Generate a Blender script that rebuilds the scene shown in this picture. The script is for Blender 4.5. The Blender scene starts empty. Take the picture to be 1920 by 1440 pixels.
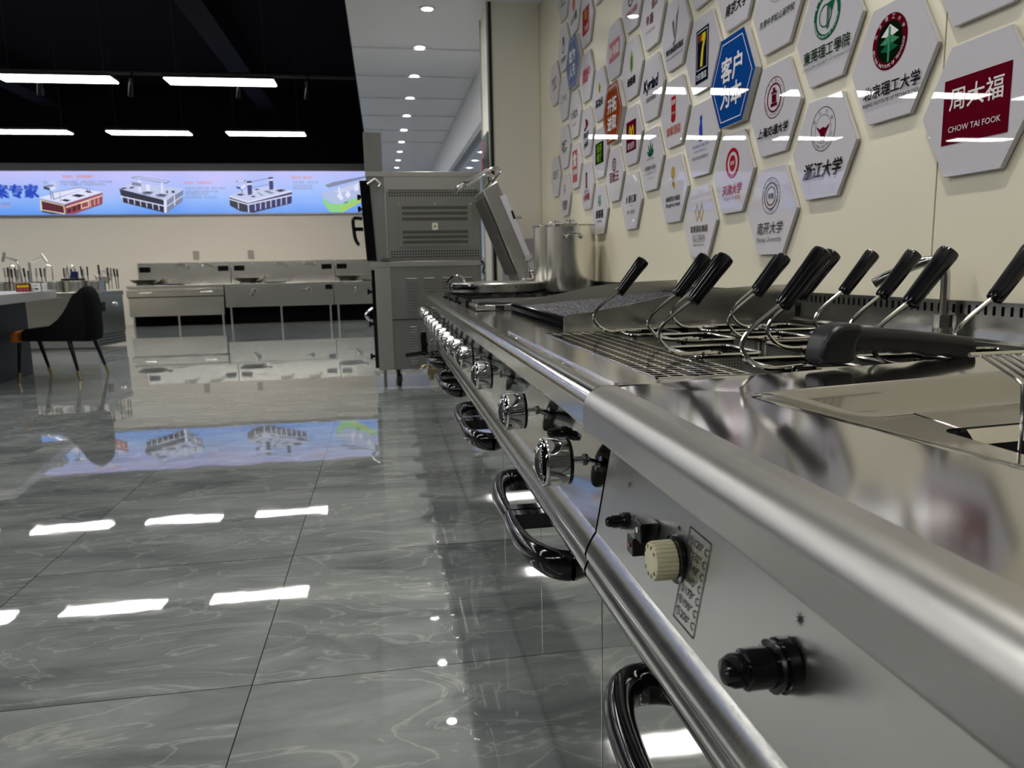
import bpy, math, random
from mathutils import Vector, Matrix
random.seed(7)
S = bpy.context.scene
COL = S.collection
PI = math.pi
# ------------------------------------------------------------------ camera
H = 0.98; FPX = 1404.9
def cam_axes(yaw, pitch, roll):
    y, p, r = map(math.radians, (yaw, pitch, roll))
    f = Vector((math.sin(y)*math.cos(p), math.cos(y)*math.cos(p), -math.sin(p)))
    rt = Vector((math.cos(y), -math.sin(y), 0)); dn = f.cross(rt)
    return rt*math.cos(r)+dn*math.sin(r), -rt*math.sin(r)+dn*math.cos(r), f
RT, DN, FW = cam_axes(9.404, 8.861, 1.158)
cd = bpy.data.cameras.new('camera'); cam = bpy.data.objects.new('camera', cd); COL.objects.link(cam)
m = Matrix.Identity(4)
for i in range(3):
    m[i][0] = RT[i]; m[i][1] = -DN[i]; m[i][2] = -FW[i]
m[2][3] = H
cam.matrix_world = m
cd.sensor_width = 36; cd.lens = FPX/1920*36; cd.clip_start = 0.02; cd.clip_end = 200
cd.dof.use_dof = True; cd.dof.focus_distance = 1.25; cd.dof.aperture_fstop = 10.0
S.camera = cam
def P(px, py, ax, v):            # the point of a world plane (axis ax = v) that the photograph shows at px, py
    d = RT*((px-960)/FPX) + DN*((py-720)/FPX) + FW
    o = Vector((0, 0, H)); t = (v-o[ax])/d[ax]
    return o+d*t
# ------------------------------------------------------------------ world, exposure
w = bpy.data.worlds.new('world'); S.world = w; w.use_nodes = True
w.node_tree.nodes['Background'].inputs[0].default_value = (.55, .62, .75, 1)
w.node_tree.nodes['Background'].inputs[1].default_value = .25
S.view_settings.view_transform = 'Standard'; S.view_settings.look = 'None'
S.view_settings.gamma = 1; S.view_settings.use_curve_mapping = False
S.view_settings.exposure = 0.2
LED_POWER = 18.5; SPOT_W = 58.0; HALL_W = 18.0
# ------------------------------------------------------------------ materials
def srgb(r, g, b):
    f = lambda c: (c/255/12.92) if c/255 <= .04045 else ((c/255+.055)/1.055)**2.4
    return (f(r), f(g), f(b), 1)
MC = {}
def mat(name, col, rough=.5, metal=0., spec=.5, coat=0., emit=None, es=1., bump=None, aniso=0, trans=0):
    if name in MC: return MC[name]
    M = bpy.data.materials.new(name); M.use_nodes = True; nt = M.node_tree; b = nt.nodes['Principled BSDF']
    b.inputs['Base Color'].default_value = col; b.inputs['Roughness'].default_value = rough
    b.inputs['Metallic'].default_value = metal; b.inputs['Specular IOR Level'].default_value = spec
    b.inputs['Coat Weight'].default_value = coat; b.inputs['Coat Roughness'].default_value = .03
    b.inputs['Transmission Weight'].default_value = trans
    if aniso: b.inputs['Anisotropic'].default_value = aniso
    if emit: b.inputs['Emission Color'].default_value = emit; b.inputs['Emission Strength'].default_value = es
    if bump:            # (scale xyz, strength, roughness variation)
        sc, st, rv = bump
        tc = nt.nodes.new('ShaderNodeTexCoord'); mp = nt.nodes.new('ShaderNodeMapping'); mp.inputs['Scale'].default_value = sc
        nz = nt.nodes.new('ShaderNodeTexNoise'); nz.inputs['Scale'].default_value = 1; nz.inputs['Detail'].default_value = 3
        bp = nt.nodes.new('ShaderNodeBump'); bp.inputs['Strength'].default_value = st; bp.inputs['Distance'].default_value = .002
        nt.links.new(tc.outputs['Object'], mp.inputs[0]); nt.links.new(mp.outputs[0], nz.inputs['Vector'])
        nt.links.new(nz.outputs['Fac'], bp.inputs['Height']); nt.links.new(bp.outputs[0], b.inputs['Normal'])
        if rv:
            mr = nt.nodes.new('ShaderNodeMapRange'); mr.inputs['To Min'].default_value = max(0, rough-rv); mr.inputs['To Max'].default_value = rough+rv
            nt.links.new(nz.outputs['Fac'], mr.inputs['Value']); nt.links.new(mr.outputs[0], b.inputs['Roughness'])
    MC[name] = M; return M
STEEL = mat('steel_worktop', (.62, .61, .58, 1), .15, 1, bump=((3, 60, 3), .05, .05))
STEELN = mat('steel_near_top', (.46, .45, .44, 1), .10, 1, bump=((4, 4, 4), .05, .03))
STEELM = mat('steel_polished', (.70, .70, .68, 1), .055, 1, bump=((4, 4, 4), .06, .02))
STEELP = mat('steel_panel', (.50, .50, .48, 1), .17, 1, bump=((3, 40, 3), .10, .03))
STEELB = mat('steel_brushed', (.47, .46, .44, 1), .34, 1, bump=((4, 4, 250), .15, .05))
STEELW = mat('steel_wok', (.68, .67, .62, 1), .2, 1, bump=((.6, .6, 160), .12, .03))
STEELD = mat('steel_dark', (.18, .17, .155, 1), .38, 1, bump=((30, 30, 30), .25, .08))
STEELT = mat('steel_tank', (.12, .115, .10, 1), .34, 1, bump=((20, 20, 20), .3, .08))
STEELQ = mat('steel_mirror_panel', (.56, .56, .54, 1), .07, 1, bump=((3, 20, 3), .018, .02))
STEELPN = mat('steel_satin_panel', (.60, .60, .58, 1), .30, 1, bump=((60, 4, 4), .05, .04))
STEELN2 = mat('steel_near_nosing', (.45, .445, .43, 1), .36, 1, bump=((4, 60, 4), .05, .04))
CHROME = mat('chrome', (.82, .82, .82, 1), .05, 1)
WIRE = mat('wire', (.62, .61, .57, 1), .16, 1)
BLACKP = mat('black_plastic', (.004, .004, .005, 1), .11, 0, .5)
GRIPB = mat('black_bakelite', (.003, .003, .0045, 1), .16, 0, .45)
RUBBER = mat('black_moulded', (.0055, .006, .008, 1), .34, 0, .4)
IRON = mat('cast_iron', (.006, .006, .007, 1), .6, 0, .25, bump=((150, 150, 150), .6, .1))
GRILL = mat('rough_grill', (.10, .10, .115, 1), .48, .6, bump=((260, 260, 260), 1., .15))
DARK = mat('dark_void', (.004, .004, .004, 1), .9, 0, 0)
GLASSB = mat('black_glass', (.004, .004, .005, 1), .08)
PAINT = mat('oven_panel_grey', (.29, .29, .28, 1), .42, .75, bump=((4, 200, 4), .08, .04))
PAINT2 = mat('oven_edge_grey', (.48, .48, .455, 1), .38, .8)
WHITE = mat('plaque_white', srgb(196, 194, 203), .006, 0, .55, 0, bump=((7, 7, 7), .04, 0))
EDGE = mat('plaque_edge', srgb(196, 194, 196), .3)
CREAM = mat('cream_knob', srgb(206, 202, 168), .4)
WPAINT = mat('wall_cream', srgb(218, 213, 193), .24, 0, .35, bump=((2, 2, 2), .06, .04))
WBACK = mat('wall_back_paint', srgb(215, 208, 196), .4, 0, .3)
CEILW = mat('ceiling_white', srgb(226, 226, 230), .42, 0, .3)
CEILB = mat('ceiling_black', (.0022, .0022, .0035, 1), .9, 0, .1)
BEAMM = mat('beam_black', (.009, .009, .015, 1), .8, 0, .1)
NAVY = mat('desk_navy', (.010, .013, .022, 1), .45)
DESKT = mat('desk_top_grey', srgb(190, 188, 184), .3)
FABRIC = mat('chair_fabric', (.0035, .0035, .0045, 1), .85, 0, .15)
ORANGE = mat('chair_orange', srgb(200, 110, 30), .5)
GOLD = mat('gold_tip', (.55, .42, .18, 1), .25, 1)
BRASS = mat('brass', (.42, .36, .22, 1), .3, 1)
PRINT = mat('print_dark', (.03, .03, .03, 1), .5)
LEDM = mat('led_diffuser', (1, 1, 1, 1), .5, emit=(1., .985, .95, 1), es=LED_POWER)
DOWNM = mat('downlight_lens', (1, 1, 1, 1), .5, emit=(1., .97, .9, 1), es=25)
def pmat(key, rgb, rough=.01):
    return mat('ink_'+key, srgb(*rgb), rough, 0, .5)
INK = {k: pmat(k, v) for k, v in dict(white=(225, 225, 228), black=(28, 26, 28), grey=(95, 90, 92), maroon=(92, 8, 28), red=(160, 30, 38), pink=(176, 84, 96),
       green=(22, 92, 62), dkgreen=(22, 48, 26), blue=(16, 68, 140), navy=(16, 20, 44), yellow=(222, 200, 40), orange=(138, 62, 26), gold=(170, 140, 60),
       lime=(120, 160, 50), ltgreen=(70, 140, 105), royal=(40, 70, 170), rust=(178, 84, 50), deep=(8, 26, 14)).items()}
def glow(key, rgb, s=.87):
    return mat('backlit_'+key, (0, 0, 0, 1), .25, 0, .3, emit=srgb(*rgb), es=s)
# ------------------------------------------------------------------ mesh helpers
class MB:
    def __init__(s): s.v = []; s.f = []; s.mi = []; s.mats = []
    def _m(s, m):
        if m is None: return 0
        if m not in s.mats: s.mats.append(m)
        return s.mats.index(m)
    def add(s, vs, fs, m=None):
        o = len(s.v); k = s._m(m); s.v += [tuple(v) for v in vs]
        for f in fs: s.f.append(tuple(i+o for i in f)); s.mi.append(k)
        return s
    def box(s, x0, x1, y0, y1, z0, z1, m=None):
        v = [(x, y, z) for z in (z0, z1) for y in (y0, y1) for x in (x0, x1)]
        return s.add(v, [(0, 2, 3, 1), (4, 5, 7, 6), (0, 1, 5, 4), (2, 6, 7, 3), (0, 4, 6, 2), (1, 3, 7, 5)], m)
    def hexa(s, pts, m=None):     # eight corners: bottom ring of four, top ring of four
        return s.add(pts, [(3, 2, 1, 0), (4, 5, 6, 7), (0, 1, 5, 4), (1, 2, 6, 5), (2, 3, 7, 6), (3, 0, 4, 7)], m)
    def prism(s, poly, ax, a, b, m=None):   # polygon in the two other axes, extruded along ax
        def mk(p, t):
            return (t, p[0], p[1]) if ax == 0 else ((p[0], t, p[1]) if ax == 1 else (p[0], p[1], t))
        n = len(poly); v = [mk(p, a) for p in poly]+[mk(p, b) for p in poly]
        return s.add(v, [tuple(range(n))[::-1], tuple(range(n, 2*n))]+[(i, (i+1) % n, n+(i+1) % n, n+i) for i in range(n)], m)
    def lathe(s, prof, o, ax, n=24, m=None, cap=True):   # prof of (radius, distance along ax)
        ax = Vector(ax).normalized(); t = Vector((0, 0, 1)) if abs(ax.z) < .9 else Vector((1, 0, 0))
        u = ax.cross(t).normalized(); q = ax.cross(u); o = Vector(o); v = []; f = []
        for r, h in prof:
            for i in range(n):
                a = 2*PI*i/n; v.append(o+ax*h+u*(r*math.cos(a))+q*(r*math.sin(a)))
        for j in range(len(prof)-1):
            for i in range(n):
                f.append((j*n+i, j*n+(i+1) % n, (j+1)*n+(i+1) % n, (j+1)*n+i))
        if cap:
            f.append(tuple(range(n))[::-1]); f.append(tuple((len(prof)-1)*n+i for i in range(n)))
        return s.add(v, f, m)
    def cyl(s, a, b, r, r2=None, n=12, m=None):
        a = Vector(a); b = Vector(b)
        return s.lathe([(r, 0), (r if r2 is None else r2, (b-a).length)], a, b-a, n, m)
    def tube(s, path, r, n=8, m=None, closed=False, r2=None, up=(0, 0, 1)):
        path = [Vector(p) for p in path]; N = len(path); v = []; f = []; up = Vector(up); prev = None
        for i, p in enumerate(path):
            if closed: t = path[(i+1) % N]-path[i-1]
            else: t = path[min(i+1, N-1)]-path[max(i-1, 0)]
            t.normalize(); ref = up if prev is None else prev
            if r2 is not None: ref = up
            if abs(t.dot(ref)) > .98: ref = Vector((1, 0, 0)) if abs(t.x) < .9 else Vector((0, 1, 0))
            sd = t.cross(ref).normalized(); u2 = sd.cross(t).normalized(); prev = u2
            ra = r[i] if isinstance(r, (list, tuple)) else r
            for k in range(n):
                a = 2*PI*k/n; v.append(p+sd*(ra*math.cos(a))+u2*(((r2[i] if isinstance(r2, list) else r2) if r2 is not None else ra)*math.sin(a)))
        for i in range(N if closed else N-1):
            j = (i+1) % N
            for k in range(n): f.append((i*n+k, i*n+(k+1) % n, j*n+(k+1) % n, j*n+k))
        if not closed: f.append(tuple(range(n))[::-1]); f.append(tuple((N-1)*n+k for k in range(n)))
        return s.add(v, f, m)
    def build(s, name, m=None, parent=None, smooth=True, bevel=0, kind=None, wn=False):
        if m is not None and not s.mats: s.mats = [m]
        me = bpy.data.meshes.new(name)
        off = Vector((0, 0, 0))
        if parent is not None:
            q = parent
            while q is not None:
                off += q.location; q = q.parent
        me.from_pydata([tuple(Vector(v)-off) for v in s.v], [], s.f); me.validate()
        for k in s.mats: me.materials.append(k)
        if len(s.mi) == len(me.polygons):
            for p, k in zip(me.polygons, s.mi): p.material_index = k
        if smooth:
            me.shade_smooth(); me.set_sharp_from_angle(angle=math.radians(38))
        o = bpy.data.objects.new(name, me); COL.objects.link(o); o.parent = parent
        if bevel:
            b = o.modifiers.new('bevel', 'BEVEL'); b.width = bevel; b.segments = 2; b.limit_method = 'ANGLE'; b.angle_limit = math.radians(40)
        if wn:
            q = o.modifiers.new('wn', 'WEIGHTED_NORMAL'); q.keep_sharp = True; q.weight = 100
        if kind: o['kind'] = kind
        return o
def sm(t): t = max(0, min(1, t)); return t*t*(3-2*t)
def bez(pts, n=8):               # smooth a coarse path (Catmull-Rom)
    pts = [Vector(p) for p in pts]; out = []
    for i in range(len(pts)-1):
        p0 = pts[max(i-1, 0)]; p1 = pts[i]; p2 = pts[i+1]; p3 = pts[min(i+2, len(pts)-1)]
        for k in range(n):
            t = k/n; out.append(.5*((2*p1)+(p2-p0)*t+(2*p0-5*p1+4*p2-p3)*t*t+(3*p1-p0-3*p2+p3)*t**3))
    out.append(pts[-1]); return out
def thing(name, label, cat, loc, group=None):
    o = bpy.data.objects.new(name, None); COL.objects.link(o); o.location = loc; o.empty_display_size = .05
    o['label'] = label; o['category'] = cat
    if group: o['group'] = group
    return o
def tag(o, label, cat, group=None):
    o['label'] = label; o['category'] = cat
    if group: o['group'] = group
    return o
def struct(name, mb, m, smooth=False):
    o = mb.build(name, m, None, smooth); o['kind'] = 'structure'; return o
def kids(o): return [c for c in bpy.data.objects if c.parent == o]
def copy_tree(o, parent=None):
    c = o.copy(); COL.objects.link(c); c.parent = parent
    for ch in kids(o): copy_tree(ch, c)
    return c
TX = {}
def text_geo(s, bold=0):         # lettering outline as triangles, one unit high, centred
    k = (s, bold)
    if k in TX: return TX[k]
    cu = bpy.data.curves.new('t', 'FONT'); cu.body = s; cu.size = 1; cu.offset = bold; cu.align_x = 'CENTER'; cu.align_y = 'CENTER'; cu.resolution_u = 2
    ob = bpy.data.objects.new('t', cu); COL.objects.link(ob)
    dg = bpy.context.evaluated_depsgraph_get(); me = bpy.data.meshes.new_from_object(ob.evaluated_get(dg))
    vs = [(v.co.x, v.co.y) for v in me.vertices]; fs = [tuple(p.vertices) for p in me.polygons]
    bpy.data.objects.remove(ob); bpy.data.curves.remove(cu); bpy.data.meshes.remove(me)
    if vs:
        cx = (min(v[0] for v in vs)+max(v[0] for v in vs))/2; cy = (min(v[1] for v in vs)+max(v[1] for v in vs))/2
        vs = [(a-cx, b-cy) for a, b in vs]
    TX[k] = (vs, fs); return TX[k]
def put_text(mb, s, u, v, width, fn, m, bold=0, height=None, shear=0, rot=0):
    vs, fs = text_geo(s, 0)
    if not vs: return
    w0 = max(a for a, b in vs)-min(a for a, b in vs); h0 = max(b for a, b in vs)-min(b for a, b in vs)
    k = width/w0; kv = k if height is None else height/h0; c, sn = math.cos(rot), math.sin(rot)
    e = bold*k*1.5; o_ = Vector(fn(0, 0)); nr = (Vector(fn(1, 0))-o_).cross(Vector(fn(0, 1))-o_).normalized()*(.00005 if k < .2 else .0008)
    for q, (du, dv) in enumerate(((0, 0),) if not bold else ((-e, -e), (e, -e), (-e, e), (e, e))):
        mb.add([Vector(fn(u+du+(a*k+b*kv*shear)*c-b*kv*sn, v+dv+(a*k)*sn+b*kv*c))+nr*q for a, b in vs], fs, m)
# ------------------------------------------------------------------ ceiling lamps (their own light)
def spot(x, y, z, wt, ang=84, blend=1., col=(1, .96, .88), r=.035):
    l = bpy.data.lights.new('downlight_beam', 'SPOT'); l.energy = wt; l.spot_size = math.radians(ang); l.spot_blend = blend; l.color = col; l.shadow_soft_size = r
    o = bpy.data.objects.new('beam', l); o.location = (x, y, z); return o
# ================================================================== STRUCTURE
def floor_mat():
    M = bpy.data.materials.new('marble_tile'); M.use_nodes = True; nt = M.node_tree; N = nt.nodes; L = nt.links; b = N['Principled BSDF']
    def nd(t, **k):
        n = N.new(t)
        for a, v in k.items(): setattr(n, a, v)
        return n
    tc = nd('ShaderNodeTexCoord'); sx = nd('ShaderNodeSeparateXYZ'); L.new(tc.outputs['Object'], sx.inputs[0])
    def math_(op, a, b_=None, c=None):
        n = nd('ShaderNodeMath', operation=op)
        for i, q in enumerate((a, b_, c)):
            if q is None: continue
            if isinstance(q, (int, float)): n.inputs[i].default_value = q
            else: L.new(q, n.inputs[i])
        return n.outputs[0]
    ux = math_('DIVIDE', math_('ADD', sx.outputs[0], .358), .825); uy = math_('DIVIDE', math_('ADD', sx.outputs[1], -1.752), .832)
    fx = math_('FRACT', ux); fy = math_('FRACT', uy); ix = math_('FLOOR', ux); iy = math_('FLOOR', uy)
    dx = math_('MULTIPLY', math_('MINIMUM', fx, math_('SUBTRACT', 1, fx)), .825); dy = math_('MULTIPLY', math_('MINIMUM', fy, math_('SUBTRACT', 1, fy)), .832)
    g = math_('LESS_THAN', math_('MINIMUM', dx, dy), .0014)
    cb = nd('ShaderNodeCombineXYZ'); L.new(ix, cb.inputs[0]); L.new(iy, cb.inputs[1])
    wn = nd('ShaderNodeTexWhiteNoise'); L.new(cb.outputs[0], wn.inputs['Vector'])
    vm = nd('ShaderNodeVectorMath', operation='MULTIPLY_ADD'); L.new(wn.outputs['Color'], vm.inputs[0]); vm.inputs[1].default_value = (7, 7, 7); L.new(tc.outputs['Object'], vm.inputs[2])
    mp = nd('ShaderNodeMapping'); mp.inputs['Rotation'].default_value = (0, 0, 1.0); mp.inputs['Scale'].default_value = (.9, 2.7, 1); L.new(vm.outputs[0], mp.inputs[0])
    n1 = nd('ShaderNodeTexNoise'); n1.inputs['Scale'].default_value = 1.6; n1.inputs['Detail'].default_value = 8; n1.inputs['Roughness'].default_value = .62; n1.inputs['Distortion'].default_value = .9; L.new(mp.outputs[0], n1.inputs['Vector'])
    n2 = nd('ShaderNodeTexNoise'); n2.inputs['Scale'].default_value = 2.1; n2.inputs['Detail'].default_value = 5; n2.inputs['Distortion'].default_value = 1.6; L.new(mp.outputs[0], n2.inputs['Vector'])
    vein = math_('ABSOLUTE', math_('SUBTRACT', n2.outputs['Fac'], .5))
    vr = nd('ShaderNodeMapRange'); vr.inputs['From Min'].default_value = 0; vr.inputs['From Max'].default_value = .022; vr.inputs['To Min'].default_value = 1; vr.inputs['To Max'].default_value = 0; L.new(vein, vr.inputs['Value'])
    cr = nd('ShaderNodeValToRGB'); e = cr.color_ramp.elements; e[0].position = .3; e[0].color = (.105, .12, .12, 1); e[1].position = .72; e[1].color = (.29, .31, .30, 1); L.new(n1.outputs['Fac'], cr.inputs[0])
    vk = math_('MULTIPLY', vr.outputs[0], math_('MULTIPLY', n1.outputs['Fac'], .8))
    mx = nd('ShaderNodeMix', data_type='RGBA'); L.new(vk, mx.inputs['Factor']); L.new(cr.outputs[0], mx.inputs['A']); mx.inputs['B'].default_value = (.44, .44, .42, 1)
    mg = nd('ShaderNodeMix', data_type='RGBA'); L.new(g, mg.inputs['Factor']); L.new(mx.outputs['Result'], mg.inputs['A']); mg.inputs['B'].default_value = (.03, .03, .03, 1)
    L.new(mg.outputs['Result'], b.inputs['Base Color']); b.inputs['Roughness'].default_value = .022; b.inputs['IOR'].default_value = 1.55; b.inputs['Specular IOR Level'].default_value = .6
    nb = nd('ShaderNodeTexNoise'); nb.inputs['Scale'].default_value = 5; L.new(tc.outputs['Object'], nb.inputs['Vector'])
    bp = nd('ShaderNodeBump'); bp.inputs['Strength'].default_value = .025; bp.inputs['Distance'].default_value = .01; L.new(nb.outputs['Fac'], bp.inputs['Height']); L.new(bp.outputs[0], b.inputs['Normal'])
    return M
struct('floor', MB().box(-15.2, 6, -6, 18.2, -.1, 0), floor_mat())
W = 1.22; YB = 15.9
struct('wall_right', MB().box(W, W+.15, -6, 5.79, 0, 3.4), WPAINT)
struct('trim_1', MB().box(W-.0012, W, 1.533, 1.5355, .9, 3.4), mat('seam', srgb(150, 142, 118), .6))
struct('trim_2', MB().box(W-.012, W, 5.772, 5.79, 0, 3.4), mat('corner_bead', srgb(222, 216, 190), .3))
struct('wall_column', MB().box(.832, W+.15, 5.79, 6.22, 0, 3.4), mat('column_paint', srgb(240, 236, 224), .3, 0, .35))
struct('trim_3', MB().box(.832, .856, 5.778, 5.79, 0, 3.4), mat('black_trim', (.006, .006, .006, 1), .35))
struct('trim_4', MB().box(.820, .832, 5.778, 5.80, 0, 3.4).box(.824, .832, 6.2, 6.225, 0, 3.4), mat('grey_trim', srgb(170, 170, 166), .3))
struct('wall_back', MB().box(-15.2, 4, YB, YB+.2, 0, 4.6), WBACK)
struct('trim_5', MB().box(-15.2, -.28, YB-.06, YB, 3.09, 4.6), CEILB)
struct('trim_6', MB().box(-15.2, -.28, YB-.09, YB, 2.955, 3.09), mat('bulkhead_grey', srgb(92, 92, 96), .5))
struct('wall_left', MB().box(-15.2, -15, -6, YB, 0, 4.6), WBACK)
struct('wall_front', MB().box(-15.2, 6, -6.2, -6, 0, 4.6), mat('front_paint', srgb(95, 95, 96), .6))
struct('ceiling', MB().box(-15.2, -.19, -6, YB, 4.5, 4.6), CEILB)
cw = MB().box(-.19, 1.6, -6, YB, 2.9, 3.02)
for yy in (6.95, 7.92, 8.9, 9.9, 10.9, 11.9):     # shallow steps added to give the white soffit light and dark bands
    cw.box(-.185, .99, yy+.05, yy+.5, 2.885, 2.9)
struct('ceiling_soffit', cw, CEILW)
struct('trim_7', MB().box(-.20, -.19, -6, YB, 2.895, 4.5), CEILB)
# corridor wall with glazing beyond the column
struct('wall_corridor', MB().box(1.0, 1.1, 6.22, YB, 2.36, 2.9), CEILW)
struct('trim_8', MB().box(.975, 1.05, 6.22, YB, 2.29, 2.36), mat('frame_grey', srgb(120, 124, 128), .3, .6))
struct('window_1', MB().box(1.02, 1.03, 6.22, YB, 0, 2.29), mat('blue_glass', srgb(150, 165, 185), .04, .3))
struct('wall_end', MB().box(-.27, 1.1, YB-.02, YB, 0, 2.9), mat('end_wall_paint', srgb(200, 205, 225), .4))
for i, (x, wd) in enumerate(((-2.1, .32), (-5.95, .34), (-9.8, .34))):
    o = MB().box(x-wd/2, x+wd/2, -6, YB-.1, 4.1, 4.5).build('trim_%d' % (9+i), BEAMM, None, False); o['kind'] = 'structure'
# shadow gap / seams ----------------------------------------------------------------
# ================================================================== CEILING LIGHTS
LROWS = [(13.19, 'far row'), (9.72, 'near row'), (5.75, 'added row overhead'), (2.3, 'added row above the shop floor'), (-1.2, 'added row behind')]  # last three rows are unseen, added to light the counter from above and behind
def led_fixture():
    t = thing('pendant_light', '', 'ceiling light', (0, 0, 0))
    MB().box(-.615, .615, -.16, .16, .012, .05).build('housing', mat('led_case', (.02, .02, .02, 1), .4), t)
    MB().box(-.605, .605, -.15, .15, 0, .011).build('diffuser', LEDM, t)
    for sx in (-.5, .5):
        MB().cyl((sx, 0, .05), (sx, 0, 1.3), .003, n=5).build('hanging_wire', mat('wire_grey', (.05, .05, .05, 1), .5), t)
    return t
led0 = led_fixture(); first = True
xs = [-1.79-1.79*i for i in range(7)]
names = {0: 'rightmost', 1: 'second from right', 2: 'third from right', 3: 'fourth from right', 4: 'fifth from right', 5: 'sixth from right', 6: 'leftmost'}
for y, rn in LROWS:
    for i, x in enumerate(xs):
        if rn not in ('far row', 'near row') and (i > 4): continue
        o = led0 if first else copy_tree(led0); first = False
        o.location = (x+(0 if y != 9.72 else 0), y, 3.2)
        o['label'] = 'long white LED panel, %s of the %s' % (names[i], rn)
        o['group'] = 'pendant LED panels'
def downlight():
    t = thing('downlight', '', 'ceiling light', (0, 0, 0))
    MB().lathe([(.052, 0), (.062, 0), (.062, -.006), (.045, -.008)], (0, 0, 0), (0, 0, 1), 20, cap=False).build('rim', CEILW, t)
    MB().lathe([(.044, -.004), (.0, -.004)], (0, 0, 0), (0, 0, 1), 20, cap=False).build('lens', DOWNM, t)
    return t
dl0 = downlight(); ordn = ['nearest', 'second', 'third', 'fourth', 'fifth', 'sixth', 'seventh', 'eighth', 'ninth', 'tenth']
for i in range(10):
    o = dl0 if i == 0 else copy_tree(dl0); y = 5.97+.99*i; o.location = (.405-.009*i, y, 2.9)
    o['label'] = 'round recessed downlight in the white soffit, %s from the viewer' % ordn[i]
    o['group'] = 'round downlights in the white soffit'
    s = spot(0, 0, -.02, SPOT_W*.6); COL.objects.link(s); s.parent = o
for i, y in enumerate((-1.6, -.6, .4, 1.4, 2.4, 3.4, 4.4)):       # the same row goes on overhead, above the counter
    o = copy_tree(dl0); o.location = (.62, y, 2.9)
    for c in kids(o):
        if c.type == 'LIGHT': c.data = c.data.copy(); c.data.energy = SPOT_W
    o['label'] = 'round recessed downlight above the counter, %s in the overhead row' % ordn[i]
    o['group'] = 'round downlights above the counter'
# conduits under the dark ceiling
c = thing('cable_conduit', 'thin dark conduit with junction boxes running under the black ceiling, nearer one', 'conduit', (-6, 7.3, 3.55))
MB().cyl((-14.9, 7.3, 3.55), (-.25, 7.3, 3.55), .03).cyl((-14.9, 7.42, 3.62), (-.25, 7.42, 3.62), .02).build('pipe', mat('conduit', (.012, .012, .014, 1), .6), c)
for x in (-1.6, -3.05):
    MB().box(x-.04, x+.04, 7.24, 7.32, 3.48, 3.55).build('junction_box', mat('jbox', srgb(130, 130, 130), .5), c)
c = thing('cable_conduit', 'thin dark conduit under the black ceiling, farther one behind the lights', 'conduit', (-6, 10.6, 3.6))
MB().cyl((-14.9, 10.6, 3.5), (-.25, 10.6, 3.5), .03).build('pipe', MC['conduit'], c)
for i, x in enumerate((-4.1, -3.05, -1.75, -.9)):
    t = thing('track_spotlight', 'small black cylinder spotlight hanging from the far conduit, %s from the left' % ['first', 'second', 'third', 'fourth'][i], 'spotlight', (x, 10.55, 3.3), 'black cylinder spotlights')
    MB().cyl((x, 10.55, 3.2), (x+.03, 10.5, 3.42), .045).build('body', BLACKP, t); sp_ = spot(x, 10.56, 3.18, 55, 60, 1., (1, .84, .62), .04); COL.objects.link(sp_); sp_.rotation_euler = (math.atan2(4.6, 2.2), 0, 0); sp_.parent = t; sp_.location = (0, .01, -.12)
    MB().cyl((x+.03, 10.52, 3.41), (x+.03, 10.58, 3.5), .01).build('stem', BLACKP, t)
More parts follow.
